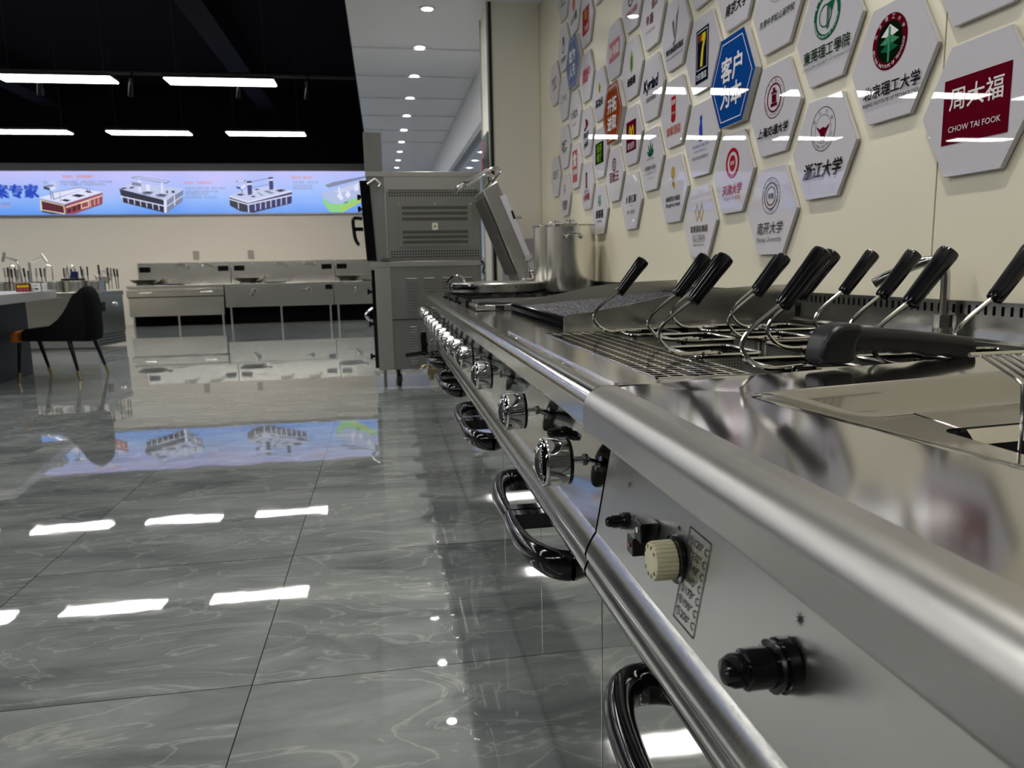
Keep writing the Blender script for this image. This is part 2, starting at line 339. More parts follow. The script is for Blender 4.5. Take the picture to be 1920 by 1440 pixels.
# ================================================================== LIGHTBOX
def lightbox():
    t = thing('lightbox_sign', 'long backlit blue banner of kitchen islands high on the back wall', 'sign', (-7.2, YB-.03, 2.14))
    M = bpy.data.materials.new('backlit_sky'); M.use_nodes = True; nt = M.node_tree; b = nt.nodes['Principled BSDF']
    tc = nt.nodes.new('ShaderNodeTexCoord'); sx = nt.nodes.new('ShaderNodeSeparateXYZ'); mr = nt.nodes.new('ShaderNodeMapRange'); mr.inputs['From Min'].default_value = 0; mr.inputs['From Max'].default_value = .8
    nz = nt.nodes.new('ShaderNodeTexNoise'); nz.inputs['Scale'].default_value = .8
    ad = nt.nodes.new('ShaderNodeMath'); ad.operation = 'MULTIPLY_ADD'; ad.inputs[1].default_value = .7; ad.inputs[2].default_value = -.35
    a2 = nt.nodes.new('ShaderNodeMath'); a2.operation = 'ADD'
    cr = nt.nodes.new('ShaderNodeValToRGB'); e = cr.color_ramp.elements; e[0].position = 0; e[0].color = srgb(92, 150, 240); e[1].position = 1; e[1].color = srgb(190, 188, 246)
    k = cr.color_ramp.elements.new(.45); k.color = srgb(146, 182, 246)
    L = nt.links; L.new(tc.outputs['Object'], sx.inputs[0]); L.new(sx.outputs[2], mr.inputs['Value']); L.new(tc.outputs['Object'], nz.inputs['Vector']); L.new(nz.outputs['Fac'], ad.inputs[0])
    L.new(ad.outputs[0], a2.inputs[0]); L.new(mr.outputs[0], a2.inputs[1]); L.new(a2.outputs[0], cr.inputs[0]); L.new(cr.outputs[0], b.inputs['Emission Color'])
    b.inputs['Base Color'].default_value = (0, 0, 0, 1); b.inputs['Roughness'].default_value = .3; b.inputs['Emission Strength'].default_value = .87
    MB().box(-14.2, -.285, YB-.07, YB, 2.14, 2.955).build('panel', M, t)
    fr = MB().box(-14.25, -.27, YB-.08, YB, 2.11, 2.14).box(-.285, -.27, YB-.08, YB, 2.14, 2.955).box(-14.25, -.27, YB-.085, YB, 2.945, 2.957)
    fr.build('frame', mat('alu_frame', srgb(120, 125, 140), .3, .7), t)
    K = {'w': glow('w', (222, 224, 250)), 'l': glow('l', (190, 198, 232)), 'g': glow('g', (120, 130, 160)), 'k': glow('k', (34, 36, 58)), 'm': glow('m', (84, 30, 44)), 'r': glow('r', (150, 70, 84)),
         'c': glow('c', (232, 214, 190)), 'n': glow('n', (34, 40, 104)), 'v': glow('v', (134, 204, 126)), 'y': glow('y', (160, 196, 100)), 'b': glow('b', (14, 66, 186)), 'o': glow('o', (214, 138, 132)), 's': glow('s', (168, 182, 222))}
    Y0 = YB-.07
    def art(nm, items, dx=0):
        mb = MB(); d = .0015
        for it in items:
            key, pts = it[0], it[1]; d += .0004
            v = [P(a, b2, 1, Y0) for a, b2 in pts]; v = [(q.x+dx, Y0-d, q.z) for q in v]
            mb.add(v, [tuple(range(len(v)))], K[key])
        return mb.build(nm, None, t, False)
    def z1(x, y): return (x/8, 320+y/8)          # coordinates read off an eightfold enlargement
    def zz(s, ox): return lambda x, y: (ox+x/s, 320+y/s)
    isl1 = [('k', [(620, 600), (640, 625), (780, 650), (1110, 650), (1530, 505), (1540, 480)]), ('m', [(595, 430), (985, 500), (1000, 650), (960, 650), (615, 590)]), ('r', [(985, 500), (1540, 330), (1540, 490), (1130, 648), (1000, 648)]),
            ('c', [(985, 545), (1535, 365), (1538, 380), (990, 560)]), ('c', [(600, 440), (620, 440), (635, 585), (975, 640), (980, 655), (612, 595)]), ('c', [(610, 440), (965, 520), (985, 640), (970, 640), (952, 530), (612, 452)]),
            ('m', [(1010, 570), (1070, 560), (1072, 620), (1012, 645)]), ('m', [(1085, 545), (1145, 530), (1148, 600), (1088, 620)]), ('m', [(1158, 515), (1208, 500), (1212, 575), (1162, 595)]),
            ('c', [(1215, 480), (1335, 445), (1340, 545), (1220, 575)]), ('r', [(1225, 490), (1322, 460), (1326, 535), (1230, 560)]), ('c', [(1350, 445), (1358, 443), (1366, 540), (1356, 545)]), ('c', [(1412, 425), (1420, 423), (1426, 520), (1418, 523)]), ('c', [(1472, 405), (1480, 403), (1486, 505), (1478, 507)]),
            ('w', [(590, 400), (1180, 275), (1545, 320), (985, 495)]), ('l', [(590, 400), (985, 495), (985, 512), (592, 425)]), ('g', [(780, 330), (1180, 250), (1300, 265), (800, 440)]), ('w', [(800, 335), (1180, 262), (1280, 272), (815, 420)]),
            ('k', [(1070, 375), (1160, 350), (1285, 372), (1185, 402)]), ('k', [(915, 445), (980, 425), (1070, 445), (1000, 468)]), ('k', [(1270, 315), (1310, 300), (1400, 328), (1340, 335)]), ('k', [(1335, 330), (1350, 275), (1358, 278), (1345, 332)]), ('k', [(1300, 315), (1310, 265), (1318, 268), (1310, 316)]),
            ('g', [(745, 280), (765, 280), (780, 430), (765, 430)]), ('l', [(740, 170), (820, 150), (860, 200), (855, 290), (780, 290)]), ('g', [(655, 225), (780, 210), (830, 230), (700, 250)]), ('k', [(655, 235), (750, 262), (755, 300), (660, 275)]), ('w', [(750, 262), (830, 240), (830, 285), (755, 300)]),
            ('g', [(650, 165), (690, 150), (710, 170), (708, 190), (660, 190)]), ('w', [(665, 168), (690, 160), (700, 175), (670, 182)]), ('g', [(900, 325), (907, 325), (915, 470), (905, 470)])]
    art('banner_picture', [(k, [z1(*p) for p in q]) for k, q in isl1])['label'] = 'picture of a dark red island counter'
    z4 = lambda x, y: (x/4, 300+y/4)
    isl2 = [('k', [(905, 300), (930, 320), (1250, 400), (1360, 310), (1370, 290)]), ('k', [(895, 215), (1250, 300), (1250, 395), (1200, 385), (915, 300)]), ('g', [(1250, 300), (1375, 225), (1370, 310), (1255, 395)]),
            ('l', [(890, 215), (990, 170), (1380, 215), (1248, 305)]), ('w', [(1228, 295), (1250, 300), (1252, 397), (1232, 395)]), ('w', [(905, 268), (1230, 340), (1230, 348), (905, 276)])]
    for k in range(7):
        x = 910+k*46; isl2.append(('w', [(x, 265+k*11), (x+6, 267+k*11), (x+12, 312+k*11), (x+6, 311+k*11)]))
    isl2 += [('w', [(1252, 345), (1372, 265), (1372, 272), (1252, 352)]), ('w', [(1305, 270), (1312, 266), (1315, 340), (1308, 345)]), ('g', [(980, 135), (1020, 122), (1280, 160), (1250, 178)]), ('l', [(1000, 135), (1022, 127), (1265, 161), (1245, 170)]),
             ('w', [(1040, 150), (1055, 150), (1058, 240), (1042, 240)]), ('w', [(1208, 170), (1222, 170), (1224, 255), (1212, 255)]), ('g', [(1060, 245), (1100, 232), (1155, 240), (1130, 262), (1080, 262)]), ('k', [(1075, 247), (1100, 238), (1145, 243), (1120, 250)]),
             ('g', [(1160, 265), (1200, 252), (1260, 260), (1235, 280), (1190, 280)]), ('k', [(1175, 265), (1205, 257), (1250, 262), (1225, 270)]), ('k', [(900, 215), (935, 205), (960, 210), (925, 221)]), ('k', [(965, 210), (995, 200), (1015, 206), (985, 216)]),
             ('w', [(1095, 185), (1125, 185), (1125, 235), (1098, 235)]), ('k', [(1285, 235), (1305, 228), (1315, 245), (1295, 250)]), ('k', [(1248, 235), (1258, 225), (1262, 250), (1250, 250)]), ('g', [(990, 165), (1060, 175), (1060, 200), (990, 190)])]
    art('banner_picture', [(k, [z4(*p) for p in q]) for k, q in isl2])['label'] = 'picture of a black and silver island counter'
    z64 = zz(6.4, 400)
    isl3 = [('k', [(200, 420), (330, 490), (480, 505), (930, 395), (940, 370)]), ('k', [(190, 310), (415, 385), (420, 500), (330, 485), (200, 415)]), ('n', [(415, 385), (945, 255), (940, 385), (425, 500)]),
            ('w', [(190, 335), (415, 400), (415, 412), (190, 347)]), ('w', [(415, 400), (945, 285), (945, 300), (415, 415)]), ('w', [(296, 375), (304, 378), (308, 458), (300, 456)]), ('w', [(412, 400), (424, 400), (432, 500), (420, 500)]),
            ('l', [(190, 305), (350, 240), (650, 190), (940, 240), (420, 370)]), ('w', [(190, 305), (420, 370), (940, 240), (945, 255), (418, 388), (190, 316)])]
    for k in range(7):
        x = 500+k*62; isl3.append(('w', [(x, 400-k*14), (x+9, 398-k*14), (x+11, 478-k*13), (x+2, 480-k*13)]))
    isl3 += [('n', [(405, 125), (460, 125), (468, 285), (415, 295)]), ('k', [(400, 125), (460, 122), (462, 150), (402, 155)]), ('n', [(665, 80), (715, 78), (722, 225), (675, 232)]), ('k', [(662, 80), (715, 77), (717, 100), (664, 104)]), ('w', [(402, 152), (462, 148), (463, 170), (404, 174)]), ('w', [(665, 102), (716, 98), (717, 120), (666, 124)]),
             ('g', [(460, 130), (665, 88), (665, 96), (460, 140)]), ('g', [(470, 200), (665, 160), (665, 166), (470, 207)]), ('k', [(740, 235), (815, 222), (880, 235), (800, 258)]), ('k', [(270, 290), (320, 275), (385, 288), (330, 303)]), ('k', [(445, 310), (480, 300), (520, 312), (480, 322)]), ('g', [(600, 250), (650, 235), (735, 270), (690, 280)]),
             ('g', [(520, 265), (545, 262), (610, 300), (590, 303)]), ('k', [(490, 225), (520, 215), (560, 225), (530, 235)]), ('n', [(275, 190), (330, 200), (330, 225), (280, 212)]), ('w', [(330, 195), (385, 160), (388, 195), (332, 225)]), ('g', [(270, 120), (390, 110), (385, 135), (280, 140)]), ('w', [(290, 122), (370, 115), (365, 130), (295, 134)]), ('g', [(330, 222), (345, 222), (360, 290), (345, 290)])]
    art('banner_picture', [(k, [z64(*p) for p in q]) for k, q in isl3])['label'] = 'picture of a navy and white island counter'
    isl4 = [('v', [(1315, 320), (1320, 390), (1400, 495), (1560, 498), (1820, 350), (1825, 285), (1520, 400), (1400, 395)]), ('y', [(1530, 440), (1825, 300), (1823, 350), (1560, 490), (1540, 490)]), ('s', [(1300, 265), (1480, 215), (1825, 100), (1825, 280), (1520, 400), (1420, 390), (1320, 320)]),
            ('g', [(1335, 175), (1430, 140), (1820, 65), (1815, 90), (1385, 205)]), ('w', [(1480, 310), (1520, 250), (1560, 330), (1540, 360)]), ('w', [(1580, 290), (1620, 230), (1650, 300), (1610, 330)]), ('l', [(1440, 250), (1600, 190), (1760, 130), (1770, 200), (1540, 270)]), ('w', [(1500, 200), (1520, 200), (1522, 270), (1505, 270)]), ('w', [(1690, 190), (1730, 150), (1745, 230), (1700, 250)]),
            ('n', [(1570, 385), (1610, 365), (1612, 378), (1572, 396)]), ('n', [(1755, 300), (1790, 285), (1792, 297), (1757, 312)])]
    art('banner_picture', [(k, [z64(*p) for p in q]) for k, q in isl4])['label'] = 'picture of a rounded green island counter'
    # further pictures of the banner outside the frame, seen only as reflections in the plaques
    for dx in (-5.4, -7.3, -9.3): art('banner_picture', [(k, [z4(*p) for p in q]) for k, q in isl2], dx+1.2)
    tm = MB()
    def tw(s, px, py, wpx, key, bold=0):
        q = P(px, py, 1, Y0); wv = wpx/1404.9*16.1
        tm = MB(); put_text(tm, s, q.x, q.z, wv, lambda a, b2: (a, Y0-.004, b2), K[key], bold); tm.build('lettering', None, t, False)
    tw('整体厨房解决方案专家', -70, 359, 226, 'b', .03)
    tw('・・・・・・・', 0, 373, 30, 'b'); tw('0769-8888', 4, 382, 24, 'g'); tw('400-168', 4, 387, 22, 'o')
    tw('・ 煮面机、蒸柜套餐炉', 143, 331, 52, 'o', .01)
    tw('电磁加热速度、远超出两倍，不用风扇更', 162, 341, 81, 'g'); tw('只减少热量散发，热效率达到95%。', 157, 346, 70, 'g')
    tw('・煲仔炉，仓储柜平台', 370, 343, 48, 'o', .01); tw('采用多段火控技术功率，最高火力超过', 385, 353, 66, 'g'); tw('仅用多温度不达的热气气候。', 379, 359, 54, 'g'); tw('蒸汽精控多方式，', 370, 364, 38, 'g'); tw('智慧型数控面板，能多快适用心。', 379, 370, 56, 'g')
    tw('・煎扒炉  煮炒炉', 564, 333, 38, 'o', .01); tw('可煎气锅炉，可按压设备', 573, 342, 44, 'g'); tw('又同时能气表分离，', 568, 348, 34, 'g'); tw('美式高温高效率。', 568, 353, 34, 'g')
    for (a, b2) in ((118, 327+.5), (370, 347), (564, 337)):
        q = P(a, b2+8 if a == 118 else b2, 1, Y0)
lightbox()
# ================================================================== HEXAGON PLAQUES
R6 = .1545
def hexz(n, k): return (1.287 if n % 2 == 0 else 1.137)+.308*k
def plaque(n, k, label, items, col=None, thick=.009):
    y0 = 1.42+.2738*n; z0 = hexz(n, k); xf = W-.004-thick; R = R6 if thick < .02 else .170
    t = thing('hexagon_plaque', label, 'wall plaque', (W, y0, z0), 'hexagonal plaques on the cream wall')
    pts = [(y0+R*math.cos(i*PI/3), z0+R*math.sin(i*PI/3)) for i in range(6)]
    mb = MB(); mb.prism(pts, 0, xf, W-.004, EDGE); mb.prism([(y0+(a-y0)*.7, z0+(b-z0)*.7) for a, b in pts], 0, W-.004, W, EDGE)
    ins = [(y0+(a-y0)*.992, z0+(b-z0)*.992) for a, b in pts]
    mb.add([(xf-.0008, a, b) for a, b in ins], [(0, 1, 2, 3, 4, 5)], INK[col] if col else WHITE)
    mb.build('board', None, t, False)
    em = MB(); tm = MB(); tqs = []; d = [.0012]
    sc_ = [1.13]
    def fn(u, v): return (xf-d[0], y0-u*sc_[0], z0+v*sc_[0])
    def fnt(u, v): return (xf-d[0], y0-u*1.13, z0+v*1.13)
    for it in items:
        d[0] += .00035; kd = it[0]
        if kd == 't': _, s, u, v, wd, c = it[:6]; ex = it[6] if len(it) > 6 else {}; tq = MB(); put_text(tq, s, u, v, wd*1.07, fnt, INK[c], **ex); tqs.append(tq)
        elif kd == 'r': _, u, v, a, b, c = it; em.add([fn(u-a/2, v-b/2), fn(u+a/2, v-b/2), fn(u+a/2, v+b/2), fn(u-a/2, v+b/2)], [(0, 1, 2, 3)], INK[c])
        elif kd == 'p': em.add([fn(a, b) for a, b in it[1]], [tuple(range(len(it[1])))], INK[it[2]])
        elif kd == 'd':
            _, u, v, ra, rb, c = it; em.add([fn(u+ra*math.cos(a*PI/14), v+rb*math.sin(a*PI/14)) for a in range(28)], [tuple(range(28))], INK[c])
        elif kd == 'o':
            _, u, v, ro, ri, c = it; vs = [fn(u+q*math.cos(a*PI/16), v+q*math.sin(a*PI/16)) for a in range(32) for q in (ro, ri)]
            em.add(vs, [(2*a, 2*a+1, (2*a+3) % 64, (2*a+2) % 64) for a in range(32)], INK[c])
        elif kd == 'arc':     # lettering set around a circle
            _, s, u, v, r, a0, a1, c, sz, inv = it; sz *= .74
            for i, ch in enumerate(s):
                if ch == ' ': continue
                a = math.radians(a0+(a1-a0)*i/max(1, len(s)-1)); vs, fs = text_geo(ch, 0)
                if not vs: continue
                h0 = max(q[1] for q in vs)-min(q[1] for q in vs); kk = sz/max(h0, .55); ro = a-PI/2 if not inv else a+PI/2
                cc, sn = math.cos(ro), math.sin(ro)
                tm.add([fn(u+r*math.cos(a)+(p*cc-q*sn)*kk, v+r*math.sin(a)+(p*sn+q*cc)*kk) for p, q in vs], fs, INK[c])
        elif kd == 'hexline':
            rr = it[1]; ri = rr-.0035; vs = [(xf-d[0], y0-q*math.cos(a*PI/3), z0+q*math.sin(a*PI/3)) for a in range(6) for q in (rr, ri)]
            em.add(vs, [(2*a, 2*a+1, (2*a+3) % 12, (2*a+2) % 12) for a in range(6)], INK['white'])
    if em.v: em.build('emblem', None, t, False)
    for tq in [tm]+tqs:
        if tq.v: tq.build('lettering', None, t, False)
B = dict(bold=.010); BB = dict(bold=.018)
def st(u, v, c, s=.8):      # leaf sprays
    out = []
    for a, l in ((90, .062), (62, .05), (118, .05), (35, .042), (145, .042)):
        q = math.radians(a); n_ = (-math.sin(q), math.cos(q)); e_ = (u+math.cos(q)*l*s, v+math.sin(q)*l*s); m_ = (u+math.cos(q)*l*s*.5, v+math.sin(q)*l*s*.5)
        out.append(('p', [(u, v), (m_[0]+n_[0]*-.007, m_[1]+n_[1]*-.007), e_, (m_[0]+n_[0]*.007, m_[1]+n_[1]*.007)], c))
    return out
PL = [
 (0, 0, 'rightmost white hexagon plaque, with a maroon rectangle lettered in white', [('r', 0, 0, .158, .118, 'maroon'), ('t', '周大福', 0, .022, .118, 'white', dict(bold=.005)), ('t', 'CHOW TAI FOOK', 0, -.032, .116, 'white')]),
 (0, 1, 'blank-looking white hexagon plaque cut off by the top right of the view', []),
 (1, 1, 'white hexagon plaque with a round maroon and dark green tree seal', [('d', -.008, .04, .056, .056, 'maroon'), ('d', -.008, .04, .041, .041, 'deep'), ('p', [(-.035, .055), (-.008, .075), (.02, .055), (-.008, .048)], 'white'), ('p', [(-.038, .04), (-.008, .055), (.024, .04), (-.008, .033)], 'ltgreen'), ('p', [(-.036, .025), (-.008, .040), (.022, .025), (-.008, .018)], 'green'), ('p', [(-.011, .0), (-.005, .0), (-.005, .07), (-.011, .07)], 'ltgreen'), ('arc', '北京理工大学', -.008, .04, .0485, 155, 25, 'white', .011, False), ('arc', 'BEIJING INSTITUTE OF TECHNOLOGY', -.008, .04, .0485, 190, 355, 'white', .0085, True),
    ('t', '北京理工大学', .005, -.052, .168, 'black', B), ('t', 'BEIJING INSTITUTE OF TECHNOLOGY', .005, -.078, .166, 'black', dict(bold=.01))]),
 (2, 0, 'white hexagon plaque with dark round eagle seal over brush lettering, at right', [('o', 0, .045, .052, .0505, 'black'), ('o', 0, .045, .034, .033, 'black'), ('p', [(-.03, .055), (-.012, .046), (0, .05), (.012, .046), (.03, .055), (.012, .035), (.004, .018), (-.004, .018), (-.012, .035)], 'maroon'), ('arc', '浙江大学', 0, .045, .042, 150, 30, 'black', .013, False), ('arc', 'ZHEJIANG UNIVERSITY', 0, .045, .0425, 200, 340, 'maroon', .009, True), ('t', '1897', 0, .02, .018, 'black'), ('t', '浙江大学', .005, -.05, .15, 'black', dict(bold=.012, shear=.25))]),
 (2, 1, 'white hexagon plaque with a round green ring seal above green lettering', [('o', -.004, .035, .055, .043, 'green'), ('o', -.01, .035, .026, .023, 'green'), ('r', -.001, .03, .004, .055, 'green'), ('r', .006, .03, .003, .055, 'green'), ('p', [(.0, .06), (.028, .062), (.015, .035), (.01, .05)], 'green'), ('arc', '东莞理工学院', -.004, .035, .049, 150, 30, 'white', .010, False), ('arc', 'DONGGUAN UNIVERSITY OF TECHNOLOGY', -.004, .035, .049, 190, 350, 'white', .007, True), ('t', '東莞理工學院', 0, -.045, .18, 'dkgreen', dict(bold=.008)), ('t', 'DONGGUAN UNIVERSITY OF TECHNOLOGY', 0, -.072, .18, 'dkgreen')]),
 (3, 0, 'white hexagon plaque with a navy round star seal, lowest of the middle group', [('o', 0, .042, .05, .0485, 'navy'), ('o', 0, .042, .037, .034, 'navy'), ('o', 0, .042, .026, .0235, 'navy'), ('t', '南開', 0, .042, .028, 'navy', B), ('arc', 'NANKAI UNIVERSITY', 0, .042, .0425, 200, -20, 'navy', .009, False), ('arc', '1919', 0, .042, .0425, 255, 285, 'navy', .009, True), ('t', '南开大学', 0, -.045, .13, 'black', dict(bold=.005, shear=.2)), ('t', 'Nankai University', -.003, -.078, .128, 'black')]),
 (3, 1, 'white hexagon plaque with a dark brown round tower seal above brush lettering', [('o', 0, .03, .054, .052, 'maroon'), ('o', 0, .03, .038, .034, 'maroon'), ('r', 0, .012, .034, .008, 'maroon'), ('r', 0, .028, .022, .02, 'maroon'), ('r', 0, .044, .030, .005, 'maroon'), ('r', 0, .05, .012, .012, 'maroon'), ('arc', '上海交通大学', 0, .03, .045, 150, 30, 'maroon', .010, False), ('arc', 'SHANGHAI JIAO TONG UNIVERSITY', 0, .03, .045, 190, 350, 'maroon', .007, True), ('t', '上海交通大学', 0, -.055, .15, 'black', dict(bold=.015, shear=.25))]),
 (3, 2, 'white hexagon plaque with a green shield in thin rings, at the top edge', [('o', 0, .055, .052, .051, 'green'), ('o', 0, .055, .036, .035, 'green'), ('p', [(-.022, .05), (-.014, .03), (0, .022), (.014, .03), (.022, .05), (.022, .08), (.007, .08), (.007, .045), (-.007, .045), (-.007, .08), (-.022, .08)], 'green'), ('arc', 'DONGGUAN SONGSHAN LAKE SCHOOL', 0, .055, .0435, 190, 350, 'green', .007, True), ('t', '东莞中学松山湖学校', 0, -.035, .17, 'dkgreen', dict(bold=.005, shear=.25))]),
 (4, 0, 'white hexagon plaque with a round red seal above slanted red-tinged lettering', [('o', .0, .03, .045, .034, 'red'), ('d', 0, .03, .02, .024, 'red'), ('t', '北洋', 0, .03, .024, 'white', B), ('arc', '1895', 0, .03, .039, 255, 285, 'white', .008, True), ('t', '天津大学', 0, -.048, .12, 'red', dict(bold=.015, shear=.15)), ('t', 'Tianjin University', 0, -.074, .11, 'pink')]),
 (4, 1, 'bright blue hexagon plaque with four large white characters, the nearer blue one', [('hexline', .150), ('t', '客户', 0, .036, .128, 'white', dict(bold=.014)), ('t', '为本', 0, -.042, .128, 'white', dict(bold=.014))], 'blue', .021),
 (4, 2, 'white hexagon plaque at the top edge with black brush lettering only', [('t', '南京大学', 0, -.06, .13, 'black', dict(bold=.015, shear=.25))]),
 (5, 0, 'white hexagon plaque with a gold interlocked loop sign, lowest in the middle', [('p', [(-.035, .035), (-.018, .065), (-.003, .035), (-.003, .028), (-.02, .055), (-.03, .035), (-.018, .01), (-.003, .028), (-.003, .02), (-.018, 0)], 'gold'), ('p', [(.035, .035), (.018, .065), (.003, .035), (.003, .028), (.02, .055), (.03, .035), (.018, .01), (.003, .028), (.003, .02), (.018, 0)], 'gold'), ('r', 0, .031, .02, .005, 'gold'), ('t', '凯莱酒店集团', 0, -.022, .13, 'black', dict(bold=.016)), ('t', 'GLORIA', 0, -.052, .1, 'grey'), ('r', 0, -.066, .1, .0015, 'grey'), ('t', 'Hotels & Resorts', 0, -.076, .085, 'black')]),
 (5, 1, 'white hexagon plaque with a small royal blue lion-shaped crest', [('p', [(-.012, .01), (.014, .01), (.014, .03), (.008, .055), (.012, .07), (.0, .08), (-.01, .07), (-.006, .055), (-.014, .04)], 'royal'), ('r', 0, .0, .028, .012, 'royal'), ('t', 'THE RITZ-CARLTON', 0, -.02, .12, 'royal'), ('t', 'HOTEL COMPANY, LLC', 0, -.037, .09, 'royal'), ('t', '丽思卡尔顿 酒店有限公司', 0, -.058, .12, 'black')]),
 (5, 2, 'white hexagon plaque with a dark upright box holding a yellow and orange numeral', [('r', 0, -.005, .1, .17, 'navy'), ('r', 0, .012, .082, .122, 'white'), ('r', 0, .012, .077, .117, 'navy'), ('p', [(-.03, .062), (.028, .062), (.028, .045), (.012, .01), (.006, -.04), (-.012, -.04), (-.006, .0), (.008, .04), (-.03, .04)], 'yellow'), ('p', [(-.03, .062), (.002, .062), (-.005, .04), (-.03, .04)], 'orange'), ('t', '7天酒店', 0, -.07, .075, 'white', B)]),
 (5, 3, 'blank white hexagon plaque at the top edge, above the yellow numeral', []),
 (6, 0, 'white hexagon plaque with a gold upright S-like ribbon sign', [('p', [(-.012, .02), (.016, .0), (.02, .02), (-.002, .035), (.02, .05), (.016, .075), (-.004, .085), (-.02, .07), (-.016, .045), (.004, .032)], 'gold'), ('t', '香格里拉大饭店', 0, -.032, .13, 'black', dict(bold=.012, shear=.2)), ('t', 'Shangri-La hotel', 0, -.056, .128, 'navy', B)]),
 (6, 1, 'white hexagon plaque with a small upright red stamp above orange-red characters', [('r', -.005, .018, .042, .08, 'red'), ('t', '如家', -.005, .038, .034, 'white', B), ('t', 'HOTEL', -.005, .0, .032, 'white'), ('d', -.005, -.02, .02, .012, 'red'), ('t', '如家酒店', 0, -.06, .125, 'rust', B)]),
 (6, 2, 'white hexagon plaque with a striped grey V-shaped ribbon', [('p', [(-.03, .045), (-.01, .05), (.0, .0), (.003, -.03), (-.012, -.005)], 'grey'), ('p', [(.0, -.03), (.006, .01), (.012, .055), (.034, .085), (.026, .05), (.012, .0)], 'grey'), ('p', [(-.02, -.03), (-.012, -.038), (.006, -.025), (.003, -.02)], 'grey'), ('t', '维也纳国际酒店', 0, -.05, .15, 'black', dict(bold=.015)), ('t', 'VIENNA INTERNATIONAL HOTEL', 0, -.075, .15, 'grey')]),
 (7, 1, 'white hexagon plaque with a green palm plant above a thin line', st(0, .01, 'green', 1.2)+[('r', 0, .004, .09, .0018, 'black'), ('t', '东莞嘉华大酒店', 0, -.03, .115, 'grey', B), ('t', 'GRAND GARDEN HOTEL', 0, -.05, .12, 'grey'), ('t', 'DONG GUAN', 0, -.07, .06, 'grey')]),
 (7, 2, 'white hexagon plaque with slanted navy Latin lettering', [('t', 'Kyriad', -.005, .012, .145, 'navy', dict(bold=.025, shear=.2)), ('t', '凯里亚德酒店', 0, -.038, .1, 'grey', B)]),
 (7, 3, 'white hexagon plaque with four scattered dark red brush characters', [('t', '酒店', .03, .035, .06, 'maroon', dict(bold=.012, rot=.1)), ('t', '帝', -.045, -.01, .03, 'maroon', B), ('t', '豪', .0, -.012, .034, 'maroon', BB), ('t', 'GRAND HOTEL', -.01, -.055, .09, 'pink')]),
 (8, 0, 'white hexagon plaque with black brush characters of uneven height, centre left', [('t', '水墨红颜', 0, .01, .13, 'black', dict(bold=.012, shear=.1)), ('r', 0, -.018, .03, .002, 'black'), ('t', '清新 · 湘粤菜', 0, -.045, .1, 'grey')]),
 (8, 1, 'white hexagon plaque with a dark red square holding a yellow twin arch', [('r', 0, 0, .13, .125, 'maroon')]+[('p', [(-.034+o_, -.012), (-.026+o_, -.012), (-.02+o_, .022), (-.014+o_, .034), (-.008+o_, .022), (-.004+o_, -.008), (.004+o_, -.008), (.0+o_, .028), (-.014+o_, .046), (-.028+o_, .028)], 'yellow') for o_ in (0, .034)]+[('t', '麦当劳', 0, -.04, .08, 'white')]),
 (8, 2, 'white hexagon plaque with bold black characters low and a plain green leaf above', [('p', [(-.02, .0), (.0, -.02), (.02, .0), (.022, .04), (.0, .075), (-.018, .045)], 'lime'), ('p', [(-.01, .01), (0, -.01), (.01, .01), (.008, .04), (0, .055), (-.009, .035)], 'dkgreen'), ('t', '绿茵阁', 0, -.05, .095, 'black', BB)]),
 (8, 3, 'white hexagon plaque at the top edge with a dark red ring over red characters', [('o', -.015, .012, .034, .026, 'maroon'), ('t', '川', -.015, .012, .03, 'maroon', B), ('t', '农耕记大碗厨', 0, -.045, .135, 'pink', BB)]),
 (9, 1, 'white hexagon plaque with a round crimson coin sign over crimson characters', [('o', 0, .045, .03, .022, 'maroon'), ('t', '百', 0, .045, .026, 'maroon', B), ('t', '百饭王', 0, -.008, .13, 'maroon', BB)]),
 (9, 2, 'burnt orange hexagon plaque with four large white characters', [('hexline', .150), ('t', '开拓', 0, .036, .122, 'white', dict(bold=.014)), ('t', '进取', 0, -.042, .122, 'white', dict(bold=.014))], 'orange', .021),
 (9, 3, 'white hexagon plaque with a rose-red band of outlined white characters', [('r', 0, 0, .155, .085, 'pink'), ('t', '新粤圆', 0, 0, .13, 'white', B)]),
 (10, 0, 'white hexagon plaque low beside the tall pot, grey-green sign over black characters', [('t', '福', 0, .045, .05, 'ltgreen', dict(bold=.012)), ('t', '绿福福', 0, -.02, .12, 'black', BB), ('t', 'HAPPINESS', 0, -.055, .08, 'black')]),
 (10, 1, 'white hexagon plaque with a dark green square lettered in pale yellow-green', [('r', 0, 0, .14, .1, 'deep'), ('t', '绿茶', .0, .022, .08, 'lime', B), ('t', '餐厅', .0, -.022, .08, 'lime', B)]),
 (10, 2, 'white hexagon plaque with three heavy black characters under a plain yellow patch', [('d', 0, .03, .022, .03, 'yellow'), ('d', .004, .03, .01, .022, 'black'), ('t', '真功夫', 0, -.035, .115, 'black', BB)]),
 (10, 4, 'blank white hexagon plaque at the top edge, near the wall corner', []),
 (11, 1, 'white hexagon plaque above the pot with red characters under a dark upright block', [('r', 0, .03, .03, .08, 'maroon'), ('r', 0, .055, .026, .024, 'black'), ('r', .008, .03, .012, .05, 'pink'), ('t', 'SINCE 1988', 0, -.025, .08, 'black'), ('t', '小尹粮', 0, -.055, .11, 'red', BB)]),
 (11, 2, 'white hexagon plaque with a red roof-shaped hat over black script', [('p', [(-.04, .02), (-.01, .03), (-.015, .07), (.03, .055), (.04, .03), (.01, .02), (-.03, .005)], 'maroon'), ('t', 'Pizza', 0, -.01, .09, 'black', dict(bold=.012, shear=.3, rot=.2)), ('t', 'Hut', .0, -.055, .08, 'black', dict(bold=.012, shear=.3, rot=.2))]),
